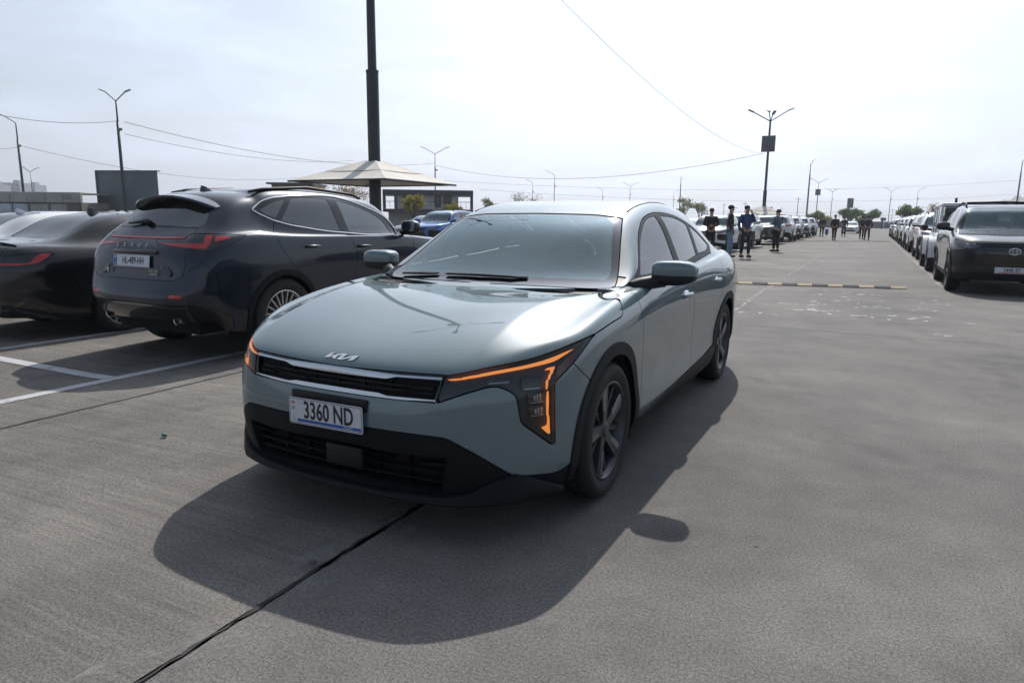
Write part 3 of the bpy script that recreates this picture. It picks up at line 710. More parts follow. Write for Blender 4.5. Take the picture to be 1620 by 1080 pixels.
    for z in (.612, .632):
        GB2 = Body(p['grille']); GB2.cut('s', 'front', [(-.1, z-.003), (.46, z-.003), (.46, z+.003), (-.1, z+.003)]); panel('grille_slat', GB2.p.get('s'), M_DARK, g, off=-.012, flange=.02)
    for y in (.0, .13, .26, .36):
        for s in ((1, -1) if y else (1,)):
            MB().box((.80-y*y*.22, s*y, .62), (.012, .005, .05)).build('grille_divider', M_DARK, g)
    # lower intake
    lo = panel('lower_fascia', p['lower'], M_CLAD, root, off=0, flange=.03)
    op = p['_opening']
    bk = panel('lower_grille', op, M_VOID, root, off=-.07, flange=0)
    panel('intake_wall', op, M_DARK, bk, off=0, flange=.07, walls=True)
    for z in (.335, .295, .255):
        OB = Body(op); OB.cut('s', 'front', [(-.1, z-.004), (.60, z-.0038), (.60, z+.004), (-.1, z+.0042)]); panel('intake_slat', OB.p.get('s'), M_CLAD, bk, off=-.016, flange=.025)
    for y in (.19, .33): 
        for s in (1, -1): MB().box((.79-y*y*.2, s*y, .297), (.03, .006, .13)).build('intake_divider', M_CLAD, bk)
    MB().box((.822, .04, .305), (.03, .19, .09), bev=.006).build('radar_cover', M_DARK, bk, auto=40)
    o = MB().box((0, 0, 0), (.02, .40, .05), bev=.006).build('plate_bracket', M_DARK, root, auto=40); o.location = (.842, -.022, .535)
    # splitter with the corner fins
    pts = [(0, .845), (.22, .838), (.42, .815), (.52, .79), (.60, .76), (.68, .70), (.74, .64), (.79, .575), (.825, .50), (.86, .43)]
    tops = [.20, .20, .205, .21, .228, .275, .29, .262, .225, .195]
    for nm, sgn in (('splitter', 0),):
        V = []; F = []
        full = [(-y, x, t) for (y, x), t in zip(pts[::-1], tops[::-1])][:-1]+[(y, x, t) for (y, x), t in zip(pts, tops)]
        for y, x, t in full:
            k = 0.018
            V += [(x+.012, y, .172), (x+.022, y, .180), (x+.014, y, t-.004), (x+.004, y, t), (x-.07, y*.94, t-.01), (x-.07, y*.94, .172)]
        n = len(full)
        for i in range(n-1):
            for k in range(6): F.append((i*6+k, i*6+(k+1) % 6, i*6+6+(k+1) % 6, i*6+6+k))
        F += [tuple(range(6)), tuple((n-1)*6+k for k in range(5, -1, -1))]
        o = MB().add(V, F).build('splitter', M_CLAD, root, auto=40); fixn(o.data)
    # tow-eye cover outline on the bumper
    plate(root, .392, .112, (.868, -.024, .479), (math.radians(90), 0, math.radians(90)), '3360 ND', .103, .68, bluebar=True, left='flag').rotation_euler = (math.radians(90), math.radians(-.6), math.radians(90))
    # emblem on the bonnet
    E = [(195,435),(295,300),(405,272),(325,388),(480,343),(620,305),(775,325),(690,462),(960,372),(1025,358),(1120,365),(1035,495),(905,520),(960,418),(715,495),(570,480),(650,348),(525,383),(535,470),(440,460),(415,402),(290,440)]
    pl = [((x-657)/925*.164, -((y-(x-195)*.088)-372)/230*.045) for x, y in E]
    i = np.argmin(((S[0]-np.array([.783, 0, .706]))**2).sum(1)); pos = S[0][i]; nrm = Vector(S[1][i]).normalized()
    em = MB().prism(pl, 0, .004).build('emblem', M_CHROME2, root); zx = Vector((0, 1, 0)); up = nrm.cross(zx).normalized()
    fixn(em.data)
    em.matrix_local = Matrix(((zx.x, up.x, nrm.x, pos[0]), (zx.y, up.y, nrm.y, 0), (zx.z, up.z, nrm.z, pos[2]), (0, 0, 0, 1)))
    # roof ditch lines
    Vv, Nn, _ = S
    for sgn in (1, -1):
        q = []
        for t in np.linspace(0, 1, 26):
            x = -1.23-1.45*t; y = sgn*(.545-.03*t); i_ = np.argmin((Vv[:, 0]-x)**2+(Vv[:, 1]-y)**2+(Vv[:, 2] < 1.15)*9); q.append(Vv[i_]+Nn[i_]*.0005)
        q = np.array(q)
        for _ in range(4): q[1:-1] = (q[:-2]+2*q[1:-1]+q[2:])/4
        MB().tube([tuple(v) for v in q], .0045, n=6).build('roof_moulding', M_VOID, root, smooth=True)
    # wipers
    for pts_, nm in (([(-.45, -.60, .945), (-.44, -.45, .953), (-.43, -.33, .956)], 'wiper'), ([(-.42, -.27, .958), (-.415, -.05, .963), (-.42, .15, .962), (-.43, .25, .958)], 'wiper')):
        wv = MB().tube(pts_, [.004]+[.0075]*(len(pts_)-2)+[.004], n=6).build('wiper', M_DARK, root, smooth=True)
        MB().tube([(p_[0]-.012, p_[1], p_[2]+.004) for p_ in pts_], .004, n=5).build('wiper_blade', M_VOID, wv)
    for s in (1, -1):
        make_wheel(root, (0, s*.80, .317), s, steer=0.0); make_wheel(root, (-2.72, s*.80, .317), s)
    interior(root, -.72, .90, -1.45, xr=-2.35)
    o = MB().box((0, 0, 0), (.16, .24, .002)).build('dash_paper', M_PAPER, root); o.location = (-.60, .43, .930); o.rotation_euler = (0, .05, .2)
    o = MB().prism(rounded(.055, .045, .004), 0, .001).build('windshield_sticker', mat('sticker', (.6, .63, .6), rough=.5), root); o.location = (-.62, -.545, 1.015); o.rotation_euler = (0, math.radians(60), math.radians(-8))
    MB().box((-1.13, 0, 1.262), (.12, .24, .05), bev=.02).build('mirror_camera_pod', mat('pod_grey', (.12, .115, .12), rough=.5), root, auto=50)
    pick_floor(root, -3.55, .62, (0, -2.72))
    shell(root, S, lambda C: ((C[:, 2] > .93) & (C[:, 0] < -.3)) | ((np.abs(C[:, 1]) > .5) & (((C[:, 0]+.01)**2+(C[:, 2]-.30)**2 < .40**2) | ((C[:, 0]+2.73)**2+(C[:, 2]-.30)**2 < .40**2))) | ((C[:, 0] > .35) & (C[:, 2] < .72)))
    return root
# ------------------------------------------------------------------ other vehicles: tables
def R_(x, low, up):
    """ring: five side points at x (y,z) plus upper points given fully"""
    return [(x, y, z) for y, z in low]+list(up)
SUV_LOW = [(.88,.24),(.91,.34),(.90,.50),(.905,.70),(.905,.90)]
SUVR = [
 [(.52,.78,.24),(.56,.81,.34),(.58,.82,.50),(.57,.82,.66),(.54,.81,.80),(.46,.78,.90),(.57,.68,.90),(.66,.55,.90),(.72,.40,.895),(.76,.2,.89),(.775,0,.885)],
 [(.36,.86,.24),(.38,.89,.34),(.38,.90,.5),(.37,.90,.68),(.34,.885,.84),(.28,.84,.95),(.34,.74,.975),(.40,.60,.98),(.43,.42,.98),(.45,.2,.975),(.46,0,.97)],
 R_(0, [(.88,.24),(.91,.34),(.915,.5),(.925,.7),(.91,.88)], [(0,.86,.99),(0,.77,1.015),(0,.62,1.025),(0,.44,1.03),(0,.22,1.03),(0,0,1.03)]),
 R_(-.55, SUV_LOW, [(-.50,.87,1.03),(-.53,.80,1.05),(-.54,.76,1.06),(-.55,.715,1.075),(-.47,.38,1.085),(-.44,0,1.085)]),
 R_(-1.0, SUV_LOW, [(-.95,.875,1.04),(-.92,.83,1.07),(-.86,.77,1.2),(-.81,.67,1.34),(-.72,.36,1.35),(-.69,0,1.35)]),
 R_(-1.45, SUV_LOW, [(-1.4,.875,1.05),(-1.35,.83,1.08),(-1.27,.75,1.30),(-1.18,.62,1.53),(-1.06,.33,1.545),(-1.02,0,1.545)]),
 R_(-2.0, [(.88,.24),(.91,.34),(.90,.5),(.91,.7),(.91,.91)], [(-2,.875,1.06),(-2,.825,1.09),(-1.98,.745,1.34),(-1.96,.61,1.595),(-1.95,.33,1.625),(-1.95,0,1.63)]),
 R_(-2.6, [(.88,.24),(.91,.34),(.915,.5),(.93,.7),(.92,.92)], [(-2.6,.875,1.075),(-2.6,.82,1.105),(-2.6,.735,1.33),(-2.6,.60,1.575),(-2.6,.32,1.61),(-2.6,0,1.615)]),
 R_(-3.05, [(.88,.25),(.91,.35),(.915,.51),(.925,.7),(.915,.92)], [(-3.05,.86,1.09),(-3.05,.80,1.12),(-3.05,.71,1.32),(-3.05,.58,1.53),(-3.05,.3,1.57),(-3.05,0,1.58)]),
 R_(-3.35, [(.84,.28),(.87,.38),(.88,.53),(.885,.71),(.875,.91)], [(-3.35,.82,1.075),(-3.36,.765,1.115),(-3.36,.675,1.29),(-3.34,.56,1.47),(-3.38,.3,1.525),(-3.40,0,1.535)]),
 [(-3.45,.78,.30),(-3.5,.80,.40),(-3.54,.82,.55),(-3.54,.82,.72),(-3.55,.80,.90),(-3.55,.74,1.035),(-3.59,.64,1.075),(-3.61,.53,1.09),(-3.63,.40,1.10),(-3.645,.2,1.105),(-3.65,0,1.105)]]
SUVF = [
 [(.64,.68,.24),(.68,.70,.34),(.70,.71,.5),(.69,.71,.66),(.66,.70,.80)],
 [(.71,.55,.24),(.75,.56,.34),(.77,.57,.5),(.765,.57,.66),(.735,.56,.80)],
 [(.76,.40,.24),(.80,.40,.34),(.82,.41,.5),(.815,.41,.66),(.79,.40,.80)],
 [(.79,.2,.24),(.83,.2,.34),(.85,.2,.5),(.845,.2,.66),(.82,.2,.80)],
 [(.80,0,.24),(.84,0,.34),(.86,0,.5),(.855,0,.66),(.83,0,.80)]]
SUVB = [
 [(-3.55,.68,.30),(-3.62,.70,.42),(-3.66,.71,.56),(-3.63,.71,.72),(-3.64,.69,.92)],
 [(-3.60,.55,.30),(-3.67,.57,.42),(-3.70,.58,.56),(-3.66,.58,.72),(-3.67,.56,.93)],
 [(-3.62,.40,.30),(-3.70,.41,.42),(-3.73,.41,.56),(-3.67,.41,.72),(-3.69,.41,.94)],
 [(-3.63,.2,.30),(-3.71,.2,.42),(-3.74,.2,.56),(-3.675,.2,.72),(-3.70,.2,.94)],
 [(-3.63,0,.30),(-3.71,0,.42),(-3.74,0,.56),(-3.675,0,.72),(-3.70,0,.94)]]
def notch(K):
    """the sedan table with a notchback tail"""
    T = [list(r) for r in K]
    T[8] = T[8][:6]+[(-2.8,.79,1.03),(-2.8,.69,1.15),(-2.8,.555,1.27),(-2.78,.30,1.30),(-2.78,0,1.305)]
    T[9] = T[9][:5]+[(-3.25,.80,.995),(-3.24,.74,1.02),(-3.24,.64,1.05),(-3.22,.53,1.08),(-3.20,.29,1.09),(-3.20,0,1.095)]
    T[10] = T[10][:5]+[(-3.62,.72,.985),(-3.66,.64,1.015),(-3.69,.54,1.03),(-3.71,.41,1.04),(-3.725,.22,1.045),(-3.73,0,1.048)]
    return T
SEDB = [[(x-.06, y, z) for x, y, z in c] for c in KB]
SUV_SPEC = dict(WB=-2.69, zc=.36, R=.36, rim=.25, arch=.405, wy=.80,
  dlo=[(-.66,1.055,1),(-.80,1.16),(-1.0,1.33),(-1.22,1.475),(-1.45,1.535),(-1.75,1.56),(-2.1,1.56),(-2.45,1.535),(-2.75,1.48),(-2.98,1.405,1),(-3.00,1.33,1),(-2.82,1.235),(-2.6,1.17),(-2.3,1.13),(-1.8,1.105),(-1.2,1.085)],
  gF=[(-.86,1.11,1),(-1.0,1.27),(-1.22,1.43),(-1.45,1.50),(-1.62,1.517,1),(-1.57,1.135,1),(-1.2,1.115)],
  gR=[(-1.72,1.525,1),(-2.1,1.528),(-2.36,1.51,1),(-2.52,1.20,1),(-2.3,1.165),(-1.66,1.14,1)],
  gQ=[(-2.45,1.495,1),(-2.72,1.44),(-2.92,1.375,1),(-2.78,1.275),(-2.60,1.222,1)],
  ws=[(-.05,1.065,1),(.4,1.063),(.735,1.055,1),(.70,1.25),(.665,1.36),(.615,1.50,1),(.4,1.518),(-.05,1.525,1)],
  wsi=[(-.05,1.105,1),(.4,1.103),(.665,1.10,1),(.64,1.25),(.575,1.47,1),(.3,1.49),(-.05,1.495,1)], wsx=(-.38, -1.4),
  rg=[(-.05,1.135,1),(.53,1.13),(.60,1.155,1),(.53,1.36),(.485,1.45,1),(.3,1.475),(-.05,1.485,1)], rgx=-3.2, rgz=1.1,
  doorF=[(-.50,1.06,1),(-.49,.95),(-.47,.75),(-.52,.5),(-.50,.38,1),(-1.60,.39,1),(-1.68,.6),(-1.66,.9),(-1.62,1.10,1)],
  doorR=[(-1.62,1.10,1),(-1.66,.9),(-1.68,.6),(-1.60,.39,1),(-2.16,.40,1),(-2.30,.62),(-2.44,.78),(-2.56,.95),(-2.60,1.16,1),(-2.2,1.13,1)],
  hood=[(1.0,.86,1),(.76,.868,1),(.62,.872),(.46,.885),(.28,.925),(0,.968),(-.30,1.0),(-.45,1.03),(-.52,1.062,1),(-.40,1.10,1),(.2,1.2,1),(1.0,1.2,1)],
  sill=[(-.35,.33,1),(-2.30,.34,1),(-2.4,.1,1),(-.3,.1,1)],
  belt=.0)
SED_SPEC = dict(WB=-2.72, zc=.317, R=.317, rim=.228, arch=.372, wy=.80,
  dlo=[(-.600,.930,1),(-.68,.965),(-.86,1.080),(-1.05,1.195),(-1.24,1.278),(-1.40,1.314),(-1.553,1.327),(-1.8,1.318),(-2.05,1.285),(-2.35,1.222),(-2.56,1.155),(-2.70,1.09,1),(-2.55,1.036,1),(-2.317,1.02),(-1.7,.985),(-1.2,.962)],
  gF=[(-.77,.977,1),(-.86,1.045),(-.93,1.10),(-1.07,1.185),(-1.26,1.268),(-1.40,1.298),(-1.478,1.304,1),(-1.415,1.005,1),(-1.1,.985)],
  gR=[(-1.565,1.306,1),(-1.8,1.298),(-2.023,1.27),(-2.28,1.22,1),(-2.35,1.05,1),(-1.727,1.015),(-1.525,1.005,1)],
  gQ=[(-2.36,1.20,1),(-2.45,1.175),(-2.62,1.10,1),(-2.50,1.06),(-2.43,1.055,1)],
  ws=[(-.05,.928,1),(.30,.928),(.60,.925),(.735,.928,1),(.685,1.03),(.638,1.13),(.60,1.21),(.556,1.286,1),(.42,1.303),(.3,1.308),(-.05,1.313,1)],
  wsi=[(-.05,.965,1),(.6,.966,1),(.668,.972,1),(.585,1.15),(.515,1.268,1),(.3,1.295),(-.05,1.30,1)], wsx=(-.33, -1.3),
  rg=None, rgx=0, rgz=0,
  doorF=[(-.415,.93,1),(-.444,.731),(-.495,.5),(-.47,.28,1),(-1.60,.31,1),(-1.655,.5),(-1.61,.68),(-1.56,.82),(-1.50,.98,1)],
  doorR=[(-1.50,.98,1),(-1.56,.82),(-1.61,.68),(-1.655,.5),(-1.60,.31,1),(-2.235,.35,1),(-2.30,.53),(-2.40,.70),(-2.52,.83),(-2.56,1.03,1),(-2.0,1.02,1)],
  hood=[(1.0,.66,1),(.768,.676,1),(.68,.705),(.57,.724),(.428,.752),(.20,.790,1),(.007,.825),(-.2,.87),(-.40,.921),(-.47,.936,1),(-.42,.97,1),(.2,1.0,1),(1.0,1.0,1)],
  sill=[(-.33,.258,1),(-2.25,.30,1),(-2.40,.1,1),(-.33,.1,1)], belt=.0)
def car_core(root, tab, sp, P, level=3, clad=None, roof_black=False, dlo_trim=None, tintR=None, dark_arch=True, wheels=True, spokes=5, wstyle='plain', wmats=None, detail=True, n=36, feats=(), mirror=True, full_int=True):
    """cuts the common panels; feats = extra (part, kind, polygon, gap, where) cut before doors and bonnet. Returns Body."""
    S = body_surface(*tab, level); B = Body(S); WB = sp['WB']
    sd = lambda V, N: np.abs(V[:, 1]) > .5
    for xc in (0.0, WB):
        B.cut('_void', 'side', ell_poly((xc, sp['zc']-.01), sp['arch']), where=sd)
        if clad: B.cut('clad', 'side', ell_poly((xc, sp['zc']-.01), sp['arch']+.055, 48), where=lambda V, N: np.abs(V[:, 1]) > .6)
    for nm, kind, poly, gap, wh, fm in feats: B.cut(nm, kind, poly, gap=gap, where=wh, frm=fm)
    if clad: B.cut('sill', 'side', smooth_poly(sp['sill']), gap=.003, where=sd)
    x0, x1 = sp['wsx']
    B.cut('ws_frit', 'front', smooth_poly(sp['ws']), gap=.004, where=lambda V, N: (V[:, 0] < x0) & (V[:, 0] > x1) & (N[:, 0] > .2))
    B.cut('ws', 'front', smooth_poly(sp['wsi']), frm=('ws_frit',))
    B.cut('dlo', 'side', smooth_poly(sp['dlo']), gap=.003, where=lambda V, N: np.abs(V[:, 1]) > .4)
    for k in ('gF', 'gR', 'gQ'): B.cut(k, 'side', smooth_poly(sp[k]), frm=('dlo',))
    if sp['rg']: B.cut('rg', 'front', smooth_poly(sp['rg']), gap=.004, where=lambda V, N: (V[:, 0] < sp['rgx']) & (V[:, 2] > sp['rgz']) & (N[:, 0] < -.2))
    else: B.cut('rg', 'top', smooth_poly([(-2.36,-.1,1),(-2.36,.3),(-2.40,.49,1),(-3.12,.46),(-3.17,.3),(-3.18,-.1,1)]), gap=.016, where=lambda V, N: V[:, 2] > 1.07)
    B.cut('doorF', 'side', smooth_poly(sp['doorF']), gap=.005, where=sd); B.cut('doorR', 'side', smooth_poly(sp['doorR']), gap=.005, where=sd)
    B.cut('hood', 'side', smooth_poly(sp['hood']), gap=.005, where=lambda V, N: V[:, 0] > -.6)
    p = B.p
    panel('body_shell', p.get('body'), P, root); panel('hood', p.get('hood'), P, root)
    for s in (1, -1):
        if clad:
            [panel('wheel_arch_cladding', cl_, clad, root, off=.008, flange=.02, side=s) for cl_ in halves(p.get('clad'), WB/2)]; panel('sill_cladding', p.get('sill'), clad, root, off=.008, flange=.02, side=s)
        panel('front_door', p.get('doorF'), P, root, side=s); panel('rear_door', p.get('doorR'), P, root, side=s)
        panel('window_frame', p.get('dlo'), dlo_trim or M_GLOSSBLK, root, off=-.001, side=s)
        panel('front_door_glass', p.get('gF'), M_SGLASS, root, off=-.004, flange=0, side=s)
        panel('rear_door_glass', p.get('gR'), tintR or M_TINT, root, off=-.004, flange=0, side=s)
        panel('quarter_glass', p.get('gQ'), tintR or M_TINT, root, off=-.004, flange=0, side=s)
        for xc in (0, WB): arch_liner(root, xc, sp['zc']-.01, sp['arch']+.003, .55, .885, s)
        if mirror:
            zb = sp['ws'][0][1]
            mirror_unit(root, (-.68, 1.0, zb+.09), (.15, .23, .16), s, P, .35, arm=[(-.62, .82, zb+.02), (-.64, .87, zb+.03), (-.67, .93, zb+.04)])
        for x, z in ((-1.45, sp['doorF'][0][1]-.115), (-2.28, sp['doorF'][0][1]-.095)) if detail else ():
            MB().tube([(x+.11, s*.90, z), (x+.08, s*.932, z), (x, s*.94, z), (x-.08, s*.934, z), (x-.11, s*.905, z)], [.010, .014, .016, .014, .010], n=10).build('door_handle', P, root, smooth=True)
        if wheels:
            for xc in (0, WB): make_wheel(root, (xc, s*sp['wy'], sp['R']), s, R=sp['R'], rim=sp['rim'], w=.225, spokes=spokes, style=wstyle, mats=wmats, n=n, detail=detail)
    w = panel('windshield', p.get('ws'), M_WS, root, off=-.003, flange=0); panel('windshield_border', p.get('ws_frit'), M_GLOSSBLK, w, off=-.003, flange=.004)
    panel('rear_window', p.get('rg'), M_TINT, root, off=-.003, flange=0)
    zb = sp['ws'][0][1]
    interior(root, -.76, zb-.03, -1.5, zseat=sp['R']-.02, xr=-2.35)
    pick_floor(root, -3.45, .6, (0, WB), z=sp['R']-.12, Rw=sp['arch'])
    zc = sp['zc']-.01; a2 = (sp['arch']+.03)**2
    shell(root, S, lambda C: ((C[:, 2] > zb-.01) & (C[:, 0] < -.3)) | ((np.abs(C[:, 1]) > .5) & ((C[:, 0]**2+(C[:, 2]-zc)**2 < a2) | ((C[:, 0]-WB)**2+(C[:, 2]-zc)**2 < a2))))
    return B
def shark_fin(root, x, z, m):
    V = [(x+.10, 0, z-.005), (x-.02, .012, z+.05), (x-.06, .008, z+.06), (x-.075, .02, z-.01), (x+.02, .035, z-.01), (x-.02, -.012, z+.05), (x-.06, -.008, z+.06), (x-.075, -.02, z-.01), (x+.02, -.035, z-.01)]
    F = [(0, 4, 1), (4, 3, 2, 1), (0, 5, 8), (8, 5, 6, 7), (0, 1, 5), (1, 2, 6, 5), (2, 3, 7, 6), (0, 8, 4), (4, 8, 7, 3)]
    o = MB().add(V, F).build('shark_fin', m, root, auto=50); fixn(o.data); return o
def warp_tab(tab, knots):
    a, b = zip(*knots); f = lambda z: float(np.interp(z, a, b))
    return tuple([[(x, y, f(z)) for x, y, z in col] for col in t] for t in tab)
def warp_spec(sp, knots):
    a, b = zip(*knots); f = lambda z: float(np.interp(z, a, b)); o = dict(sp)
    for k in ('dlo', 'gF', 'gR', 'gQ', 'ws', 'wsi', 'rg', 'doorF', 'doorR', 'hood', 'sill'):
        if sp.get(k): o[k] = [(p[0], f(p[1]))+tuple(p[2:]) for p in sp[k]]
    return o
LEXK = [(.1,.13),(.24,.27),(.5,.57),(.9,1.0),(1.06,1.16),(1.10,1.20),(1.35,1.42),(1.63,1.655),(1.8,1.8)]
LT = [list(map(list, t)) for t in warp_tab((SUVR, SUVF, SUVB), LEXK)]
LT[0][8] = LT[0][8][:5]+[(-2.95,.86,1.19),(-2.92,.80,1.23),(-2.85,.705,1.40),(-2.78,.58,1.555),(-2.78,.3,1.60),(-2.78,0,1.605)]
LT[0][9] = LT[0][9][:5]+[(-3.28,.825,1.165),(-3.24,.77,1.215),(-3.17,.675,1.36),(-3.10,.56,1.49),(-3.14,.3,1.545),(-3.15,0,1.555)]
LT[0][10] = [(-3.43,.78,.40),(-3.47,.80,.48),(-3.52,.82,.63),(-3.52,.82,.80),(-3.51,.80,.98),(-3.44,.75,1.12),(-3.42,.65,1.205),(-3.41,.54,1.235),(-3.415,.40,1.248),(-3.42,.2,1.253),(-3.42,0,1.255)]
LT[2] = [[(x+.02+(.06 if r == 4 else 0), y, [.40,.50,.64,.82,1.04][r]) for r, (x, y, z) in enumerate(c)] for c in SUVB]
LSP = warp_spec(dict(SUV_SPEC, R=.38, rim=.262, arch=.425, zc=.38), LEXK)
LSP['rg'] = [(-.05,1.275,1),(.53,1.262),(.60,1.28,1),(.56,1.38),(.49,1.455,1),(.3,1.495),(-.05,1.505,1)]; LSP['rgx'] = -3.0; LSP['rgz'] = 1.22
LEX = (-4.16, 2.08, -.09, 0.0)
M_GRAPH = paint('graphite_metallic_paint', (0.011, 0.017, 0.031), flake=0.3, rough=0.38)
def build_graphite():
    """dark crossover seen from behind, beside the sedan"""
    r = math.radians(90+LEX[3])
    # origin is the front axle; place by the rear axle
    c, s_ = math.cos(r), math.sin(r)
    root = empty('crossover', (LEX[0]+2.69*c, LEX[1]+2.69*s_, LEX[2]), r)
    tag(root, 'dark graphite crossover seen from behind with a full-width red light bar', 'car')
    rr = lambda V, N: V[:, 0] < -2.9
    lampP = smooth_poly([(-1.60,1.148,1),(-1.29,1.158),(-1.25,1.195),(-1.03,1.204),(-.80,1.190,1),(-.874,1.126),(-1.043,1.044,1),(-1.13,1.052),(-1.389,1.086),(-1.60,1.118,1)])
    feats = [('lamp', -30, lampP, .004, rr, ('body',)),
             ('bar', 'front', [(-.1,1.148),(.35,1.150),(.66,1.156),(.66,1.174),(.35,1.170),(-.1,1.168)], .003, rr, ('body',)),
             ('foglamp', 'front', [(.49,.628),(.655,.626),(.64,.658),(.52,.664)], .003, rr, ('body',)),
             ('rlow', -30, smooth_poly([(-3,.1,1),(-3,.58,1),(-1.40,.57),(-1.15,.565),(-1.0,.52,1),(-.90,.45,1),(-.90,.1,1)]), .004, rr, ('body',)),
             ('bump', -30, smooth_poly([(-3,.768,1),(-1.45,.782),(-1.35,.79),(-1.26,.83,1),(-1.085,.946,1),(-.992,.869),(-.965,.70),(-.957,.589,1),(-.80,.52,1),(-.74,.1,1),(-3,.1,1)]), .004, rr, ('body',)),
             ('gate', 'front', smooth_poly([(-.1,1.262,1),(.58,1.25,1),(.60,1.16,1),(.655,.95),(.64,.84),(.57,.785),(-.1,.772,1)]), .005, rr, ('body',))]
    sp = dict(LSP)
    sp['dlo'] = [(-.70,1.145,1),(-.74,1.235),(-.879,1.371),(-1.221,1.495),(-1.6,1.578),(-1.861,1.592),(-2.378,1.567),(-2.684,1.522),(-2.87,1.425,1),(-2.757,1.362),(-2.605,1.308),(-2.057,1.220),(-1.396,1.174)]
    sp['gF'] = [(-.83,1.17,1),(-.975,1.352),(-1.31,1.478),(-1.664,1.553,1),(-1.598,1.198,1)]
    sp['gR'] = [(-1.80,1.559,1),(-2.1,1.562),(-2.33,1.550,1),(-2.56,1.325,1),(-2.114,1.240),(-1.74,1.212,1)]
    sp['gQ'] = [(-2.41,1.540,1),(-2.602,1.498),(-2.77,1.427,1),(-2.706,1.380),(-2.625,1.345,1)]
    sp['doorF'] = [(-.50,1.16,1),(-.49,1.05),(-.47,.85),(-.52,.55),(-.50,.42,1),(-1.60,.43,1),(-1.61,.70),(-1.575,.944),(-1.648,1.111),(-1.69,1.20,1)]
    sp['doorR'] = [(-1.69,1.20,1),(-1.648,1.111),(-1.575,.944),(-1.61,.70),(-1.60,.43,1),(-2.16,.44,1),(-2.34,.70),(-2.55,.865),(-2.66,.99),(-2.735,1.135),(-2.66,1.31,1),(-2.2,1.25,1)]
    B = car_core(root, LT, sp, M_GRAPH, level=4, clad=M_CLAD, wstyle='silver', spokes=20, wmats=(M_RIMD, mat('pale_alloy', (.5, .5, .5), rough=.3, metal=.8), M_RIMD), feats=feats, n=48)
    p = B.p
    panel('rear_bumper', p.get('bump'), M_GRAPH, root); g = panel('tailgate', p.get('gate'), M_GRAPH, root)
    panel('rear_diffuser', p.get('rlow'), M_GLOSSBLK, root)
    for s in (1, -1):
        L = p['lamp']; F_ = L[2][(L[0][L[2]][:, :, 1].mean(1)*s) > 0]; LS = compact(L[0], L[1], F_)
        h = panel('tail_lamp', LS, M_GLOSSBLK, root, off=-.002, flange=.01)
        Q = Body(LS)
        Q.cut('l', -30, smooth_poly([(-1.58,1.108,1),(-1.40,1.092),(-1.23,1.078),(-1.065,1.070,1),(-1.042,1.12,1),(-1.045,1.192,1),(-1.10,1.188,1),(-1.10,1.117,1),(-1.263,1.118),(-1.40,1.114),(-1.58,1.114,1)]))
        Q.cut('m', -30, [(-1.02,1.18),(-.93,1.183),(-.90,1.163),(-1.008,1.130)])
        panel('red_light', Q.p.get('l'), M_REDLENS, h, off=.001, flange=.004); panel('red_light', Q.p.get('m'), M_REDLENS, h, off=.001, flange=.004)
        panel('rear_reflector', p.get('foglamp'), M_REDLENS, root, side=s)
        # chrome line round the side glass: thin strip along the frame outline
        D = smooth_poly(sp['dlo'], 8); V, N, F = B.full
        sel = np.where(np.abs(V[:, 1]) > .4)[0]; 
        pts = []
        for u in D[2:]:
            i = sel[np.argmin(((V[sel][:, [0, 2]]-u)**2).sum(1)+(np.sign(V[sel][:, 1]) != s)*9)]
            pts.append(V[i]+N[i]*.004)
        # smooth the sampled line
        pts = np.array(pts)
        for _ in range(3): pts[1:-1] = (pts[:-2]+2*pts[1:-1]+pts[2:])/4
        MB().tube([tuple(q) for q in pts], .0085, n=6).build('chrome_window_line', M_CHROME2, root, smooth=True)
        MB().tube([(-1.15, s*.60, 1.585), (-1.3, s*.595, 1.625), (-2.0, s*.585, 1.672), (-2.6, s*.575, 1.635), (-2.78, s*.57, 1.60)], [.012, .016, .016, .016, .012], n=8).build('roof_rail', M_DARK, root, smooth=True)
    panel('light_bar', p.get('bar'), M_REDLENS, root, off=.004, flange=.01)
    # roof spoiler
    V = []; F = []; n = 17
    for i in range(n):
        t = -1+2*i/(n-1); y = .585*t; k = 1-.7*abs(t)**5; dz = -.085*t*t-.03*abs(t)**6
        V += [(-2.95, y, 1.570+dz), (-3.12, y, 1.571+dz), (-3.12-.18*k, y, 1.556+dz), (-3.12-.185*k, y, 1.536+dz), (-3.12-.08*k, y*.95, 1.490+dz*.9), (-3.0, y*.95, 1.50+dz)]
    for i in range(n-1):
        for k in range(6): F.append((i*6+k, i*6+(k+1) % 6, i*6+6+(k+1) % 6, i*6+6+k))
    F += [tuple(range(5, -1, -1)), tuple((n-1)*6+k for k in range(6))]
    o = MB().add(V, F).build('roof_spoiler', M_GRAPH, root, auto=35); fixn(o.data)
    MB().box((-3.306, 0, 1.546), (.01, .30, .012)).build('brake_light', M_DKRED, root)
    shark_fin(root, -2.80, 1.605, M_GRAPH)
    w = MB().tube([(-3.42, .05, 1.285), (-3.40, .12, 1.31), (-3.425, .36, 1.285)], [.03, .022, .008], n=8).build('rear_wiper', M_DARK, root, smooth=True)
    # tailgate furniture
    ang = (math.radians(90), 0, math.radians(-90))
    plate(root, .52, .112, (-3.662, .016, .948), (math.radians(83), 0, math.radians(-90)), 'HL-489-HH', .090, .72, left='blue')
    MB().box((-3.628, 0, 1.03), (.02, .62, .04), bev=.008).build('plate_garnish', M_GLOSSBLK, root, auto=40)
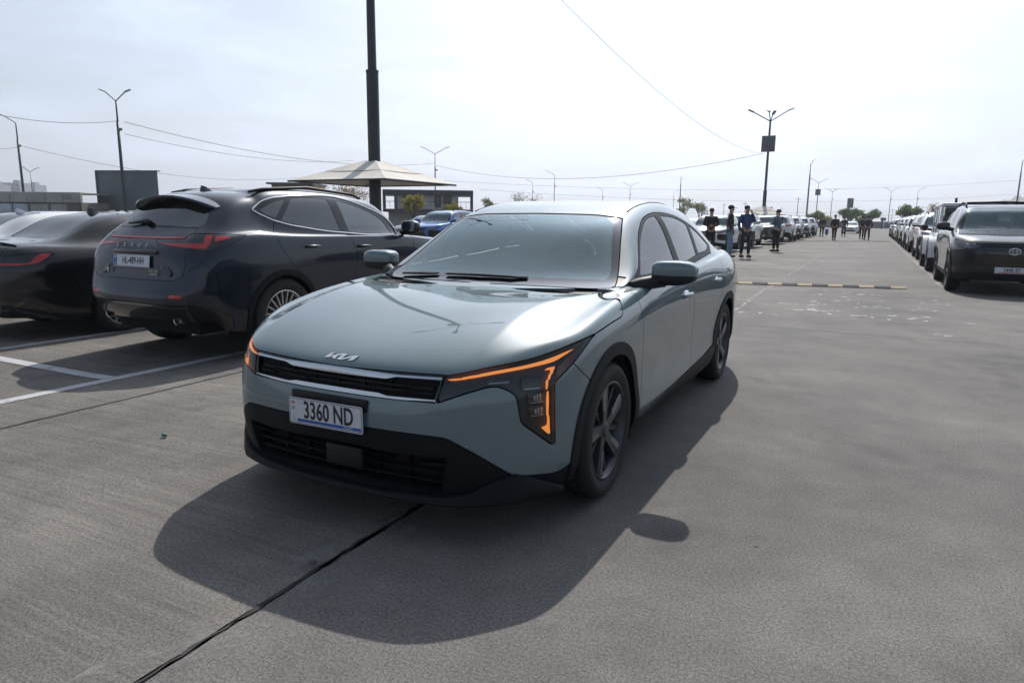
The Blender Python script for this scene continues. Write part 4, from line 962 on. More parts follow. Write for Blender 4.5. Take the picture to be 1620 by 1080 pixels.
    for s in (1, -1):
        V = [(-3.578, s*.20, 1.10), (-3.585, s*.27, 1.10), (-3.655, s*.52, .85), (-3.665, s*.49, .82), (-3.668, s*.42, .83)]; V += [(x+.06, y, z) for x, y, z in V]
        o = MB().add(V, [(0,1,2,3,4),(9,8,7,6,5)]+[(i, (i+1) % 5, 5+(i+1) % 5, 5+i) for i in range(5)]).build('tailgate_recess', M_GLOSSBLK, root); fixn(o.data)
    for k, ch in enumerate('LEXUS'):
        o = link('letter', text_mesh('letter', ch, .050, M_CHROME, .003, 1.3), root); o.location = (-3.592, .30-.105*k, 1.088); o.rotation_euler = (math.radians(68), 0, math.radians(-90))
    o = link('badge', text_mesh('badge', 'NX 350\nAWD', .030, M_CHROME2, .002, 1.3), root); o.location = (-3.672, -.30, .85); o.rotation_euler = (math.radians(88), 0, math.radians(-90))
    o = link('sticker', text_mesh('sticker', 'T', .05, M_WHITE, .001, 1.4, bold=.004), root); o.location = (-3.678, .36, .85); o.rotation_euler = (math.radians(88), 0, math.radians(-90))
    for s in (1, -1): MB().lathe([(.035, -3.62), (.04, -3.625), (.04, -3.54), (.035, -3.54)], n=16, axis='x', c=(0, s*.5, .42)).build('tailpipe', M_CHROME, root, auto=40)
    return root
# ------------------------------------------------------------------ black notchback beside the crossover, white sedan beyond it
def tail_common(root, p, P):
    panel('rear_bumper', p.get('bump'), P, root); panel('trunk_lid', p.get('gate'), P, root); panel('rear_diffuser', p.get('rlow'), M_GLOSSBLK, root)
def build_notch(name, label, P, loc, rz, lamp_red, badge=None, level=3, fin=True, group=None):
    root = empty(name, loc, rz); tag(root, label, 'car', group)
    rr = lambda V, N: V[:, 0] < -3.0
    lampP = smooth_poly([(-1.62,.905,1),(-1.30,.93),(-1.12,.945),(-.98,.955,1),(-1.0,.91),(-1.06,.845,1),(-1.25,.82),(-1.60,.815,1)])
    feats = [('lamp', -30, lampP, .004, rr, ('body',)),
             ('rlow', -30, smooth_poly([(-3,.1,1),(-3,.46,1),(-1.5,.45),(-1.2,.44),(-1.05,.36,1),(-1.0,.1,1)]), .004, rr, ('body',)),
             ('bump', -30, [(-3,.76),(-1.45,.745),(-1.12,.74),(-.85,.70),(-.75,.1),(-3,.1)], .004, rr, ('body',)),
             ('gate', 'top', [(-3.22,-.1),(-3.22,.45),(-3.35,.55),(-4.1,.60),(-4.1,-.1)], .005, lambda V, N: (V[:, 0] < -3.0) & (V[:, 2] > .74), ('body',))]
    B = car_core(root, (notch(KR), KF, SEDB), SED_SPEC, P, level=level, feats=feats, spokes=10, wstyle='silver', wmats=(M_RIMD, M_PALE, M_RIMD), tintR=M_TINT)
    tail_common(root, B.p, P)
    for s in (1, -1):
        L = B.p['lamp']; LS = compact(L[0], L[1], L[2][(L[0][L[2]][:, :, 1].mean(1)*s) > 0])
        h = panel('tail_lamp', LS, M_GLOSSBLK, root, off=-.001, flange=.01); Q = Body(LS)
        Q.cut('l', -30, smooth_poly([(-1.55,.850,1),(-1.20,.848),(-1.13,.858,1),(-1.08,.935),(-1.01,.945,1),(-1.02,.905),(-1.09,.832,1),(-1.25,.825),(-1.55,.828,1)]))
        panel('red_light', Q.p.get('l'), lamp_red, h, off=.002, flange=.004)
    MB().tube([(-3.66, -.62, 1.03), (-3.715, -.4, 1.055), (-3.735, 0, 1.065), (-3.715, .4, 1.055), (-3.66, .62, 1.03)], [.008, .014, .015, .014, .008], n=8).build('lip_spoiler', M_GLOSSBLK, root, smooth=True)
    if fin: shark_fin(root, -2.42, 1.385, P)
    if badge:
        o = link('badge', text_mesh('badge', badge, .055, M_CHROME2, .002, 1.2), root); o.location = (-3.815, -.42, .955); o.rotation_euler = (math.radians(82), 0, math.radians(-90))
    plate(root, .52, .112, (-3.835, 0, .85), (math.radians(86), 0, math.radians(-90)), 'BB-330-KK' if False else '', .08, .7) if False else None
    for s in (1, -1): MB().lathe([(.035, -3.86), (.042, -3.87), (.042, -3.76), (.035, -3.76)], n=16, axis='x', c=(0, s*.48, .34)).build('tailpipe', M_CHROME, root, auto=40)
    return root
# ------------------------------------------------------------------ grey off-road styled crossover facing the camera on the right
M_PALE = mat('pale_alloy_wheel', (.5, .5, .51), rough=.3, metal=.8)
M_HLIN = mat('headlamp_silver', (.22, .245, .29), rough=.35)
RAVK = [(.1,.12),(.24,.27),(.5,.55),(.9,.985),(1.06,1.13),(1.10,1.17),(1.35,1.42),(1.63,1.675),(1.8,1.82)]
RT = [list(map(list, t)) for t in warp_tab((SUVR, SUVF, SUVB), RAVK)]
RSP = warp_spec(dict(SUV_SPEC, R=.362, rim=.24, arch=.41, zc=.362), RAVK)
# a more upright nose
RT[1] = [[(x+.03, y, z) if r >= 3 else (x, y, z) for r, (x, y, z) in enumerate(c)] for c in RT[1]]
FR = lambda V, N: V[:, 0] > .05
RR_ = lambda V, N: V[:, 0] < -2.9
SUV_FRONT = [
    ('lamp', 30, smooth_poly([(.03,.895,1),(.20,.930),(.37,.962),(.58,.982,1),(.50,.905),(.42,.867),(.28,.838),(.13,.825,1)]), .005, FR, ('body',)),
    ('grille', 'front', smooth_poly([(-.1,.928,1),(.48,.910,1),(.44,.80),(.42,.71),(.465,.57),(.42,.49,1),(-.1,.475,1)]), .004, FR, ('body',)),
    ('pocket', 30, smooth_poly([(.13,.808,1),(.40,.80),(.655,.79,1),(.63,.66),(.60,.50,1),(.14,.545,1),(.085,.70)]), .004, FR, ('body',)),
    ('lower', 30, smooth_poly([(-1,.43,1),(.03,.425),(.20,.40,1),(.60,.36,1),(.60,.1,1),(-1,.1,1)]), .004, lambda V, N: V[:, 0] > .25, ('body',))]
SUV_REAR = [
    ('tlamp', -30, smooth_poly([(-1.40,1.05,1),(-1.1,1.09),(-.85,1.12,1),(-.86,1.06),(-1.0,.98,1),(-1.38,.97,1)]), .004, RR_, ('body',)),
    ('rlow', -30, smooth_poly([(-3,.1,1),(-3,.60,1),(-1.3,.58),(-1.0,.52,1),(-.85,.45,1),(-.85,.1,1)]), .004, RR_, ('body',)),
    ('gate', 'front', smooth_poly([(-.1,1.18,1),(.62,1.17,1),(.67,1.05),(.67,.85),(.62,.74),(-.1,.72,1)]), .005, RR_, ('body',))]
def suv_dress(root, B, P, front_lamp=None, plate_txt=None, emblem=True, detail=True):
    p = B.p
    g = panel('grille', p.get('grille'), M_GLOSSBLK, root, off=-.012, flange=.012)
    panel('lower_fascia', p.get('lower'), M_CLAD, root); panel('rear_fascia', p.get('rlow'), M_CLAD, root); panel('tailgate', p.get('gate'), P, root)
    for k, z in enumerate((.53, .60, .67, .74, .81, .875) if detail else ()):
        GB = Body(p['grille']); GB.cut('s', 'front', [(-.1, z-.006), (.43, z-.006), (.43, z+.006), (-.1, z+.006)]); panel('grille_slat', GB.p.get('s'), M_CLAD, g, off=.002, flange=.012)
    for s in (1, -1):
        h = panel('headlamp', p.get('lamp'), M_HLIN, root, off=-.012, flange=0, side=s)
        if h: 
            panel('lens', p['lamp'], M_LENS, h, off=0, flange=.018, side=s)
            lv = p['lamp'][0]; ln = p['lamp'][1]; uv = proj2(lv, 30); sg = np.sign(lv[:, 1]) != s
            for u, z, w_ in ((.20, .905, .16), (.36, .935, .14), (.24, .865, .10)):
                i_ = np.argmin((uv[:, 0]-u)**2+(uv[:, 1]-z)**2+sg*9); o = MB().box((0, 0, 0), (.008, w_, .016), bev=.003).build('lamp_module', M_LED, h, auto=40); o.location = lv[i_]-ln[i_]*.006; o.rotation_euler = Vector(ln[i_]).to_track_quat('X', 'Z').to_euler()
        panel('bumper_pocket', p.get('pocket'), M_DARK, root, off=-.012, flange=.012, side=s)
        panel('tail_lamp', p.get('tlamp'), M_REDLENS, root, off=.002, flange=.006, side=s)
        if detail:
            MB().lathe([(0.002, .004), (.034, .002), (.04, -.01)], n=16, axis='x', c=(.655, s*.66, .70)).build('fog_lamp', M_LED, root, auto=40)
        MB().tube([(-1.15, s*.60, 1.60), (-1.22, s*.595, 1.655), (-1.35, s*.59, 1.685), (-2.0, s*.58, 1.715), (-2.7, s*.57, 1.69), (-2.85, s*.57, 1.66), (-2.92, s*.57, 1.60)], [.014, .018, .018, .018, .018, .018, .014], n=8).build('roof_rail', M_CLAD, root, smooth=True)
    if emblem:
        e = empty('emblem', (.888, 0, .795), parent=root)
        def ring(a, b, t, cz=0): return MB().tube([(0, a*math.cos(k*math.pi/12), cz+b*math.sin(k*math.pi/12)) for k in range(24)], t, n=6, closed=True)
        ring(.085, .058, .008).build('emblem_ring', M_CHROME2, e, smooth=True)
        if plate_txt:
            ring(.034, .050, .006).build('emblem_ring', M_CHROME2, e, smooth=True); ring(.074, .022, .006, .028).build('emblem_ring', M_CHROME2, e, smooth=True)
    if plate_txt is not None:
        plate(root, .52, .112, (.878, 0, .462), (math.radians(90), 0, math.radians(90)), plate_txt, .095, .80, bluebar=bool(plate_txt), red=True)
def build_offroad():
    root = empty('crossover', (4.16, 12.80, 0), -math.pi/2)
    tag(root, 'gunmetal crossover with black grille and oval badge at the right edge', 'car', 'cars parked along the right kerb')
    P = paint('gunmetal_paint', (.009, .0115, .018), flake=.1, rough=.4)
    B = car_core(root, RT, RSP, P, level=3, clad=M_CLAD, feats=SUV_FRONT+SUV_REAR, wstyle='blade', spokes=5)
    suv_dress(root, B, P, plate_txt='3448 BY')
    o = MB().box((0, 0, 0), (.003, .20, .20)).build('windshield_paper', M_PAPER, root); o.location = (-.90, .02, 1.40); o.rotation_euler = (0, math.radians(-40), 0)
    MB().tube([(-1.45, -.57, 1.70), (-1.45, 0, 1.715), (-1.45, .57, 1.70)], .016, n=8).build('roof_crossbar', M_CLAD, root, smooth=True)
    MB().tube([(-2.35, -.57, 1.70), (-2.35, 0, 1.715), (-2.35, .57, 1.70)], .016, n=8).build('roof_crossbar', M_CLAD, root, smooth=True)
    return root
# ------------------------------------------------------------------ plain crossover and sedan copied along the rows
M_PROTO = paint('white_paint', (.72, .73, .74), flake=0.0, rough=.4)
def copy_tree(o, parent=None, swap=None):
    c = o.copy(); COL.objects.link(c); c.parent = parent
    if swap and o.type == 'MESH' and o.material_slots and o.material_slots[0].material == M_PROTO:
        c.material_slots[0].link = 'OBJECT'; c.material_slots[0].material = swap
    for ch in o.children: copy_tree(ch, c, swap)
    return c
def proto_suv():
    root = empty('parked_crossover', (0, -50, 0))
    B = car_core(root, RT, RSP, M_PROTO, level=2, clad=M_CLAD, feats=SUV_FRONT+SUV_REAR, wstyle='plain', spokes=5, detail=False, n=20)
    suv_dress(root, B, M_PROTO, plate_txt='', detail=False)
    return root
def proto_sedan():
    root = empty('parked_sedan', (0, -60, 0))
    feats = [('lamp', 30, smooth_poly([(.06,.66,1),(.30,.71),(.50,.755),(.60,.78,1),(.52,.69),(.40,.64),(.16,.60,1)]), .005, FR, ('body',)),
             ('grille', 'front', [(-.1,.66),(.30,.655),(.36,.62),(.28,.54),(-.1,.535)], .004, FR, ('body',)),
             ('lower', 'front', [(-.1,.40),(.45,.40),(.55,.30),(.50,.22),(-.1,.22)], .004, FR, ('body',)),
             ('tlamp', -30, smooth_poly([(-1.50,.92,1),(-1.1,.94),(-.95,.95,1),(-1.02,.85,1),(-1.48,.84,1)]), .004, RR_, ('body',))]
    B = car_core(root, (notch(KR), KF, SEDB), SED_SPEC, M_PROTO, level=2, feats=feats, wstyle='plain', spokes=5, detail=False, n=20)
    p = B.p
    panel('grille', p.get('grille'), M_GLOSSBLK, root, off=-.01, flange=.01); panel('lower_fascia', p.get('lower'), M_DARK, root, off=-.01, flange=.01)
    for s in (1, -1):
        h = panel('headlamp', p.get('lamp'), M_HLIN, root, off=-.012, flange=0, side=s); panel('lens', p.get('lamp'), M_LENS, h, off=0, flange=.01, side=s)
        panel('tail_lamp', p.get('tlamp'), M_REDLENS, root, off=.002, flange=.006, side=s)
    plate(root, .52, .112, (.868, 0, .48), (math.radians(90), 0, math.radians(90)), '', .08, .8)
    return root
# boxy off-roader with open-backed hard top
def build_boxy(loc, rz, label):
    root = empty('off_roader', loc, rz); tag(root, label, 'car', 'cars parked along the right kerb')
    P = M_PROTO
    b = MB(); b.box((-1.35, 0, .78), (3.0, 1.50, .50), bev=.05); b.build('tub', P, root, auto=40)
    MB().box((.30, 0, .86), (1.05, 1.30, .36), bev=.06).build('hood', P, root, auto=40)
    MB().box((.86, 0, .82), (.08, 1.36, .46), bev=.03).build('grille', P, root, auto=40)
    MB().box((.95, 0, .56), (.16, 1.6, .16), bev=.03).build('front_bumper', M_DARK, root, auto=40)
    MB().box((-2.93, 0, .60), (.16, 1.6, .2), bev=.03).build('rear_bumper', M_DARK, root, auto=40)
    for s in (1, -1):
        for x in (0, -2.45):
            V = []
            for k in range(13):
                a = math.radians(-5+190*k/12)
                for y in (.70, .93): V += [(x+.50*math.cos(a), s*y, .42+.50*math.sin(a)), (x+.46*math.cos(a), s*y, .42+.46*math.sin(a))]
            F = []
            for k in range(12):
                i = k*4; F += [(i, i+4, i+6, i+2), (i+2, i+6, i+7, i+3), (i+1, i+3, i+7, i+5), (i, i+1, i+5, i+4)]
            o = MB().add(V, F).build('fender_flare', P, root, auto=40); fixn(o.data)
            make_wheel(root, (x, s*.80, .40), s, R=.40, rim=.22, w=.25, style='plain', n=20, detail=False)
        for x in (-.62, -1.42, -2.15, -2.75): MB().box((x, s*.70, 1.38), (.09, .07, .70), bev=.02).build('roof_pillar', P, root, auto=40)
        MB().box((-1.02, s*.71, 1.36), (.70, .012, .56)).build('door_glass', M_TINT, root); MB().box((-1.78, s*.71, 1.36), (.64, .012, .56)).build('rear_side_glass', M_TINT, root)
        MB().box((-2.45, s*.70, 1.38), (.52, .05, .66), bev=.01).build('hard_top_side', P, root, auto=40)
        mirror_unit(root, (-.62, .95, 1.15), (.12, .2, .18), s, M_DARK, .3, arm=[(-.6, .74, 1.08), (-.6, .85, 1.10)])
        MB().lathe([(.09, .90), (.10, .905), (.10, .86)], n=20, axis='x', c=(0, s*.5, .88)).build('headlamp', M_LED, root, auto=40)
        MB().box((-2.86, s*.66, .86), (.06, .12, .2), bev=.02).build('tail_lamp', M_REDLENS, root, auto=40)
    o = MB().box((0, 0, 0), (.03, 1.30, .60)).build('windshield', M_WS, root); o.location = (-.52, 0, 1.33); o.rotation_euler = (0, -.35, 0)
    MB().box((-1.70, 0, 1.76), (2.25, 1.46, .10), bev=.04).build('hard_top', P, root, auto=40)
    MB().box((-2.76, 0, 1.40), (.02, 1.28, .60)).build('rear_window', M_TINT, root)
    interior(root, -.75, 1.10, -1.45, zseat=.62, xr=-2.2)
    MB().box((-1.1, 0, .44), (3.6, 1.1, .12)).build('underbody', M_VOID, root)
    MB().box((-1.4, .30, 1.88), (.06, .06, .18)).build('roof_aerial', M_DARK, root)
    return root
def build_rows():
    rnd = random.Random(4)
    suv = proto_suv(); sed = proto_sedan()
    pts = {'white': M_PROTO, 'silver': paint('silver_paint', (.42, .43, .44), .6), 'grey': paint('grey_paint', (.13, .135, .14), .5), 'black': paint('black_paint', (.012, .012, .014), .2),
           'blue': paint('blue_paint', (.045, .16, .42), .25), 'red': paint('dark_red_paint', (.14, .02, .025), .3)}
    first = {'s': True, 'n': True}
    def put(k, X, Y, face, colour, label, group, z=0.0, sc=None, tilt=0.0):
        src = suv if k == 's' else sed
        if first[k]: c = src; first[k] = False
        else: c = copy_tree(src, None, None)
        def recol(o):
            if o.type == 'MESH' and o.material_slots and (o.material_slots[0].material == M_PROTO or o.material_slots[0].material in pts.values()):
                o.material_slots[0].link = 'OBJECT'; o.material_slots[0].material = pts[colour]
            for ch in o.children: recol(ch)
        recol(c)
        c.location = (X, Y, z); c.rotation_euler = (0, 0, (-math.pi/2 if face == 'f' else math.pi/2)+tilt)
        if sc: c.scale = sc
        tag(c, label, 'car', group); return c
    gl = 'cars parked along the left side of the lane'; gr = 'cars parked along the right kerb'; gb = 'cars parked behind the crossover'
    # right row, beyond the gunmetal crossover
    put('s', 4.28, 25.6, 'f', 'white', 'white crossover third from the front in the right row', gr)
    put('s', 4.28, 35.2, 'b', 'white', 'white crossover showing red tail lamps in the right row', gr)
    put('s', 4.28, 37.6, 'f', 'silver', 'silver crossover behind the tail-first white one in the right row', gr)
    put('s', 4.30, 44.0, 'f', 'white', 'white crossover with pale roof midway down the right row', gr)
    put('s', 4.32, 50.6, 'f', 'black', 'black crossover midway down the right row', gr)
    put('n', 4.30, 57.0, 'f', 'white', 'small white sedan far down the right row', gr)
    put('s', 4.30, 63.5, 'f', 'grey', 'grey crossover far down the right row', gr)
    put('s', 4.30, 70.5, 'f', 'white', 'last white crossover at the far end of the right row', gr)
    # left row
    put('s', -4.35, 27.3, 'f', 'white', 'white hatchback crossover behind the standing men', gl, sc=(1, .97, .92))
    put('s', -4.25, 33.4, 'f', 'silver', 'silver crossover behind the man in the blue jacket', gl)
    put('s', -3.85, 40.2, 'f', 'grey', 'grey crossover behind the man in the teal jacket', gl)
    put('s', -3.75, 50.0, 'b', 'white', 'white crossover with red tail lamps in the left row', gl)
    put('s', -3.75, 52.8, 'f', 'white', 'white crossover facing forward beyond the tail lamps in left row', gl)
    put('s', -3.75, 60.5, 'f', 'silver', 'silver crossover toward the end of the left row', gl)
    put('s', -3.75, 67.5, 'f', 'grey', 'grey crossover at the end of the left row', gl)
    put('n', -.35, 86.5, 'f', 'white', 'white sedan standing across the far end of the lane', gl)
    put('n', -6.9, 33.5, 'f', 'white', 'white sedan half hidden behind the white hatchback crossover', gl)
    put('n', -9.4, 36.0, 'f', 'silver', 'silver sedan showing above the sage sedan tail', gl)
    # behind the crossover, seen over the bonnet of the sage sedan
    c = G_at(676, 30.0); put('s', c[0], c[1], 'f', 'blue', 'bright blue crossover beyond the graphite crossover', gb, z=-.05)
    c = G_at(622, 34.0); put('n', c[0], c[1]+1.5, 'f', 'black', 'black sedan beside the bright blue crossover', gb)
    return
def G_at(px, depth):
    """ground point along the view direction through column px at given depth"""
    d = _F*1.0+_R*((px-810)/1079.66); v = Vector((1.893, -2.909, 0))+d*depth; return (v.x, v.y)
# ------------------------------------------------------------------ ground
def gz(x):
    return float(np.interp(x, [-40, -4.0, -1.0, 40], [-.09, -.09, 0, 0]))
def node_mat(name):
    m = bpy.data.materials.new(name); m.use_nodes = True; t = m.node_tree; b = t.nodes['Principled BSDF']; return m, t, b
def concrete(name, base, dark, streak, coarse, stain=.5, rough=.85, streak_dir='x'):
    m, t, b = node_mat(name); N = t.nodes.new; L = t.links.new
    tc = N('ShaderNodeTexCoord')
    def noise(scale, detail=6, vec=None, rough_=.6, st=None):
        n = N('ShaderNodeTexNoise'); n.inputs['Scale'].default_value = scale; n.inputs['Detail'].default_value = detail; n.inputs['Roughness'].default_value = rough_
        if st:
            mp = N('ShaderNodeMapping'); mp.inputs['Scale'].default_value = st; mp.inputs['Rotation'].default_value = (0, 0, .05); L(tc.outputs['Object'], mp.inputs[0]); L(mp.outputs[0], n.inputs['Vector'])
        else: L(tc.outputs['Object'], n.inputs['Vector'])
        return n
    def rng(src, a, b_, c, d):
        r = N('ShaderNodeMapRange'); r.inputs[1].default_value = a; r.inputs[2].default_value = b_; r.inputs[3].default_value = c; r.inputs[4].default_value = d; L(src, r.inputs[0]); return r.outputs[0]
    def mul(a, b_):
        k = N('ShaderNodeMath'); k.operation = 'MULTIPLY'; L(a, k.inputs[0]); L(b_, k.inputs[1]); return k.outputs[0]
    big = rng(noise(.35, 5).outputs[0], .3, .7, 1-stain*.22, 1+stain*.16)
    mid = rng(noise(2.3, 7, rough_=.7).outputs[0], .3, .72, 1-stain*.22, 1.08)
    blot = rng(noise(1.1, 3).outputs[0], .60, .74, 1.0, 1-stain*.26)
    grain = rng(noise(coarse, 4, rough_=.8).outputs[0], .30, .70, .40, 1.60)
    speck = rng(noise(coarse*2.6, 2).outputs[0], .35, .65, .62, 1.40)
    v = mul(mul(mul(big, mid), mul(grain, speck)), blot)
    if streak:
        st = rng(noise(1.0, 5, st=(1.0, 42, 1)).outputs[0], .3, .7, 1-streak, 1+streak); v = mul(v, st)
        st2 = rng(noise(1.0, 4, st=(.5, 14, 1)).outputs[0], .35, .7, 1-streak*.7, 1+streak*.6); v = mul(v, st2)
    mx = N('ShaderNodeMix'); mx.data_type = 'RGBA'; mx.inputs['A'].default_value = (*dark, 1); mx.inputs['B'].default_value = (*base, 1)
    L(rng(noise(.7, 6).outputs[0], .35, .65, 0, 1), mx.inputs['Factor'])
    sc = N('ShaderNodeVectorMath'); sc.operation = 'SCALE'; L(mx.outputs['Result'], sc.inputs[0]); L(v, sc.inputs['Scale']); L(sc.outputs[0], b.inputs['Base Color'])
    b.inputs['Roughness'].default_value = rough; b.inputs['Specular IOR Level'].default_value = .35
    bp = N('ShaderNodeBump'); bp.inputs['Strength'].default_value = .35; bp.inputs['Distance'].default_value = .006; L(v, bp.inputs['Height']); L(bp.outputs[0], b.inputs['Normal'])
    return m
M_CONC = concrete('broomed_concrete', (.176, .162, .146), (.142, .134, .125), .17, 85, 1.2)
M_CONC2 = concrete('worn_concrete', (.164, .154, .143), (.136, .130, .124), .03, 92, 1.3)
M_LOT = concrete('far_concrete', (.155, .148, .140), (.135, .131, .127), .03, 30, .8)
M_LINE = None
def worn_paint(name, col, lo, hi, scale=9.0):
    """road paint worn through in patches"""
    m, t, b = node_mat(name); N = t.nodes.new; L = t.links.new; tc = N('ShaderNodeTexCoord')
    n = N('ShaderNodeTexNoise'); n.inputs['Scale'].default_value = scale; n.inputs['Detail'].default_value = 8; n.inputs['Roughness'].default_value = .75; L(tc.outputs['Object'], n.inputs['Vector'])
    r = N('ShaderNodeMapRange'); r.inputs[1].default_value = lo; r.inputs[2].default_value = hi; L(n.outputs[0], r.inputs[0])
    b.inputs['Base Color'].default_value = (*col, 1); b.inputs['Roughness'].default_value = .75
    tr = N('ShaderNodeBsdfTransparent'); mx = N('ShaderNodeMixShader'); L(r.outputs[0], mx.inputs[0]); L(tr.outputs[0], mx.inputs[1]); L(b.outputs[0], mx.inputs[2]); L(mx.outputs[0], t.nodes['Material Output'].inputs[0])
    return m
def strip(name, x0, x1, y0, y1, h, m, kind='structure', jag=0.0, parent=None, seg=.5):
    """flat band on the ground following its slope"""
    n = max(2, int((y1-y0)/seg)); V = []; rnd = random.Random(hash((round(x0*100), round(y0*100))) & 0xffff)
    off = 0
    for i in range(n+1):
        y = y0+(y1-y0)*i/n; a = rnd.uniform(-jag, jag); b = rnd.uniform(-jag, jag); off = off*.85+rnd.uniform(-jag, jag)*.6
        V += [(x0+a+off, y, gz(x0)+h), (x1+b+off, y, gz(x1)+h)]
    F = [(2*i, 2*i+1, 2*i+3, 2*i+2) for i in range(n)]
    o = link(name, mesh(name, V, F, m, smooth=False), parent); return tag(o, kind=kind) if kind and parent is None else o
def build_ground():
    xs = [-400, -60, -20, -12, -8, -6, -4, -3, -2.87]
    def slab(name, xa, xb, ya, yb, m, h=0.0):
        X = sorted(set([xa, xb]+[x for x in (-4.0, -3.4, -2.5, -1.8, -1.0) if xa < x < xb])); V = []; F = []
        for x in X: V += [(x, ya, gz(x)+h), (x, yb, gz(x)+h)]
        for i in range(len(X)-1): F.append((2*i, 2*i+2, 2*i+3, 2*i+1))
        o = link(name, mesh(name, V, F, m, smooth=False)); return tag(o, kind='structure')
    # sheet to the horizon, then the slabs of the lane a little above it
    V = [(-3000, -60, -.16), (3000, -60, -.16), (3000, 5000, -.16), (-3000, 5000, -.16)]
    tag(link('ground', mesh('ground', V, [(0, 1, 2, 3)], M_LOT, smooth=False)), kind='structure')
    tag(link('lot_ground', mesh('lot_ground', [(-160, -40, -.094), (-4.0, -40, -.094), (-4.0, 160, -.094), (-160, 160, -.094)], [(0, 1, 2, 3)], M_LOT, smooth=False)), kind='structure')
    tag(link('lot_ground', mesh('lot_ground', [(3.28, -40, -.008), (120, -40, -.008), (120, 160, -.008), (3.28, 160, -.008)], [(0, 1, 2, 3)], M_CONC2, smooth=False)), kind='structure')
    ys = [-14, -8.05, 5.9, 19.9, 33.9, 47.9, 61.9, 75.9, 89.9, 160]; g = .012
    for i in range(len(ys)-1):
        slab('slab', -2.85+g, .20-g, ys[i]+.006, ys[i+1]-.006, M_CONC)
        slab('slab', .20+g, 3.30, ys[i]+.006, ys[i+1]-.006, M_CONC2)
    slab('parking_apron', -16, -2.85-g, -20, 160, M_CONC)
    # tarred joints
    tar = mat('joint_tar', (.030, .029, .029), rough=.9, noise=.5, nscale=9)
    strip('joint', .2-.005, .2+.005, -14, 5.9, .0055, tar, jag=.0075, seg=.04)
    pale = worn_paint('joint_efflorescence', (.26, .25, .24), .48, .72, 3.5)
    strip('joint', .2-.17, .2-.004, -14, 5.9, .0035, pale, jag=.015, seg=.12); strip('joint', .2+.004, .2+.12, -14, 5.9, .0035, pale, jag=.015, seg=.12)
    strip('joint', -2.85-.013, -2.85+.013, -14, 60, .0035, tar, jag=.006, seg=.08)
    grout = worn_paint('pale_joint', (.30, .295, .285), .40, .60, 5)
    strip('joint', .2-.02, .2+.035, 5.9, 120, .0035, grout, jag=.01, seg=.3)
    # bay markings
    wp = worn_paint('bay_paint', (.42, .43, .44), .30, .46, 7)
    strip('bay_line', -3.69, -3.56, -16, 40, .004, wp)
    strip('bay_line', -5.96, -5.86, .60, 30, .004, wp)
    strip('bay_line', -8.28, -8.18, .60, 30, .004, wp)
    V = [(-16, .44, -.086), (-3.70, .44, gz(-3.7)+.005), (-3.70, .56, gz(-3.7)+.005), (-16, .56, -.086)]
    V = [(-16, .44, -.085), (-4, .44, -.085), (-3.695, .44, gz(-3.695)+.005), (-3.695, .56, gz(-3.695)+.005), (-4, .56, -.085), (-16, .56, -.085)]
    tag(link('bay_line', mesh('bay_line', V, [(0, 1, 4, 5), (1, 2, 3, 4)], wp, smooth=False)), kind='structure')
    strip('bay_line', 3.22, 3.32, 13.2, 110, .004, worn_paint('kerb_paint', (.34, .34, .34), .44, .60, 3))
    # worn white scuffs on the lane beyond the sedan
    rnd = random.Random(11); V = []; F = []
    def blob(cx, cy, rx, ry):
        b = len(V); n = 14
        for k in range(n):
            a = 2*math.pi*k/n; r = rnd.uniform(.45, 1.1); V.append((cx+rx*r*math.cos(a), cy+ry*r*math.sin(a), .004))
        F.append(tuple(range(b, b+n)))
    for cx, cy, n, sx, sy in SCUFFS:
        for k in range(n): blob(cx+rnd.gauss(0, sx), cy+rnd.gauss(0, sy), rnd.uniform(.015, .11), rnd.uniform(.02, .10))
    o = link('paint_scuffs', mesh('paint_scuffs', V, F, worn_paint('scuff_paint', (.48, .48, .48), .38, .58, 16), smooth=False)); tag(o, kind='stuff')
    # small stains and debris
    dk = mat('oil_stain', (.09, .085, .08), rough=.7)
    V = []; F = []
    for cx, cy, r in ((.15, -1.15, .02), (1.6, -.2, .010), (2.6, -1.4, .012), (.70, -.2, .009), (2.1, -1.2, .008)):
        b = len(V); n = 12
        for k in range(n):
            a = 2*math.pi*k/n; q = rnd.uniform(.6, 1.2)*r; V.append((cx+q*math.cos(a), cy+q*math.sin(a), gz(cx)+.0045))
        F.append(tuple(range(b, b+n)))
    tag(link('ground_stains', mesh('ground_stains', V, F, worn_paint('stain', (.07, .066, .062), .30, .62, 40), smooth=False)), kind='stuff')
    # bottle cap / crumpled green scrap
    o = MB().tube([(0, 0, 0), (.012, .006, .008), (.028, .004, .004), (.04, .010, .009)], [.006, .012, .010, .004], n=7).build('scrap', mat('green_plastic', (.03, .16, .11), rough=.3), None, smooth=True)
    o.location = (-1.735, -.415, gz(-1.735)+.010); tag(o, 'small crumpled green scrap lying on the concrete at left', 'litter')
SCUFFS = [(.86, 8.6, 6, .10, .08), (1.25, 8.9, 5, .06, .1), (1.45, 7.9, 8, .25, .12), (1.9, 7.6, 8, .25, .08), (1.2, 10.6, 8, .22, .3), (1.75, 10.9, 5, .2, .1), (2.4, 8.9, 9, .3, .12), (2.6, 7.9, 6, .2, .2), (2.2, 10.8, 4, .2, .1), (.55, 7.1, 5, .12, .08), (2.9, 10.2, 6, .2, .4), (2.75, 6.3, 5, .1, .05), (1.7, 9.3, 6, .4, .3)]
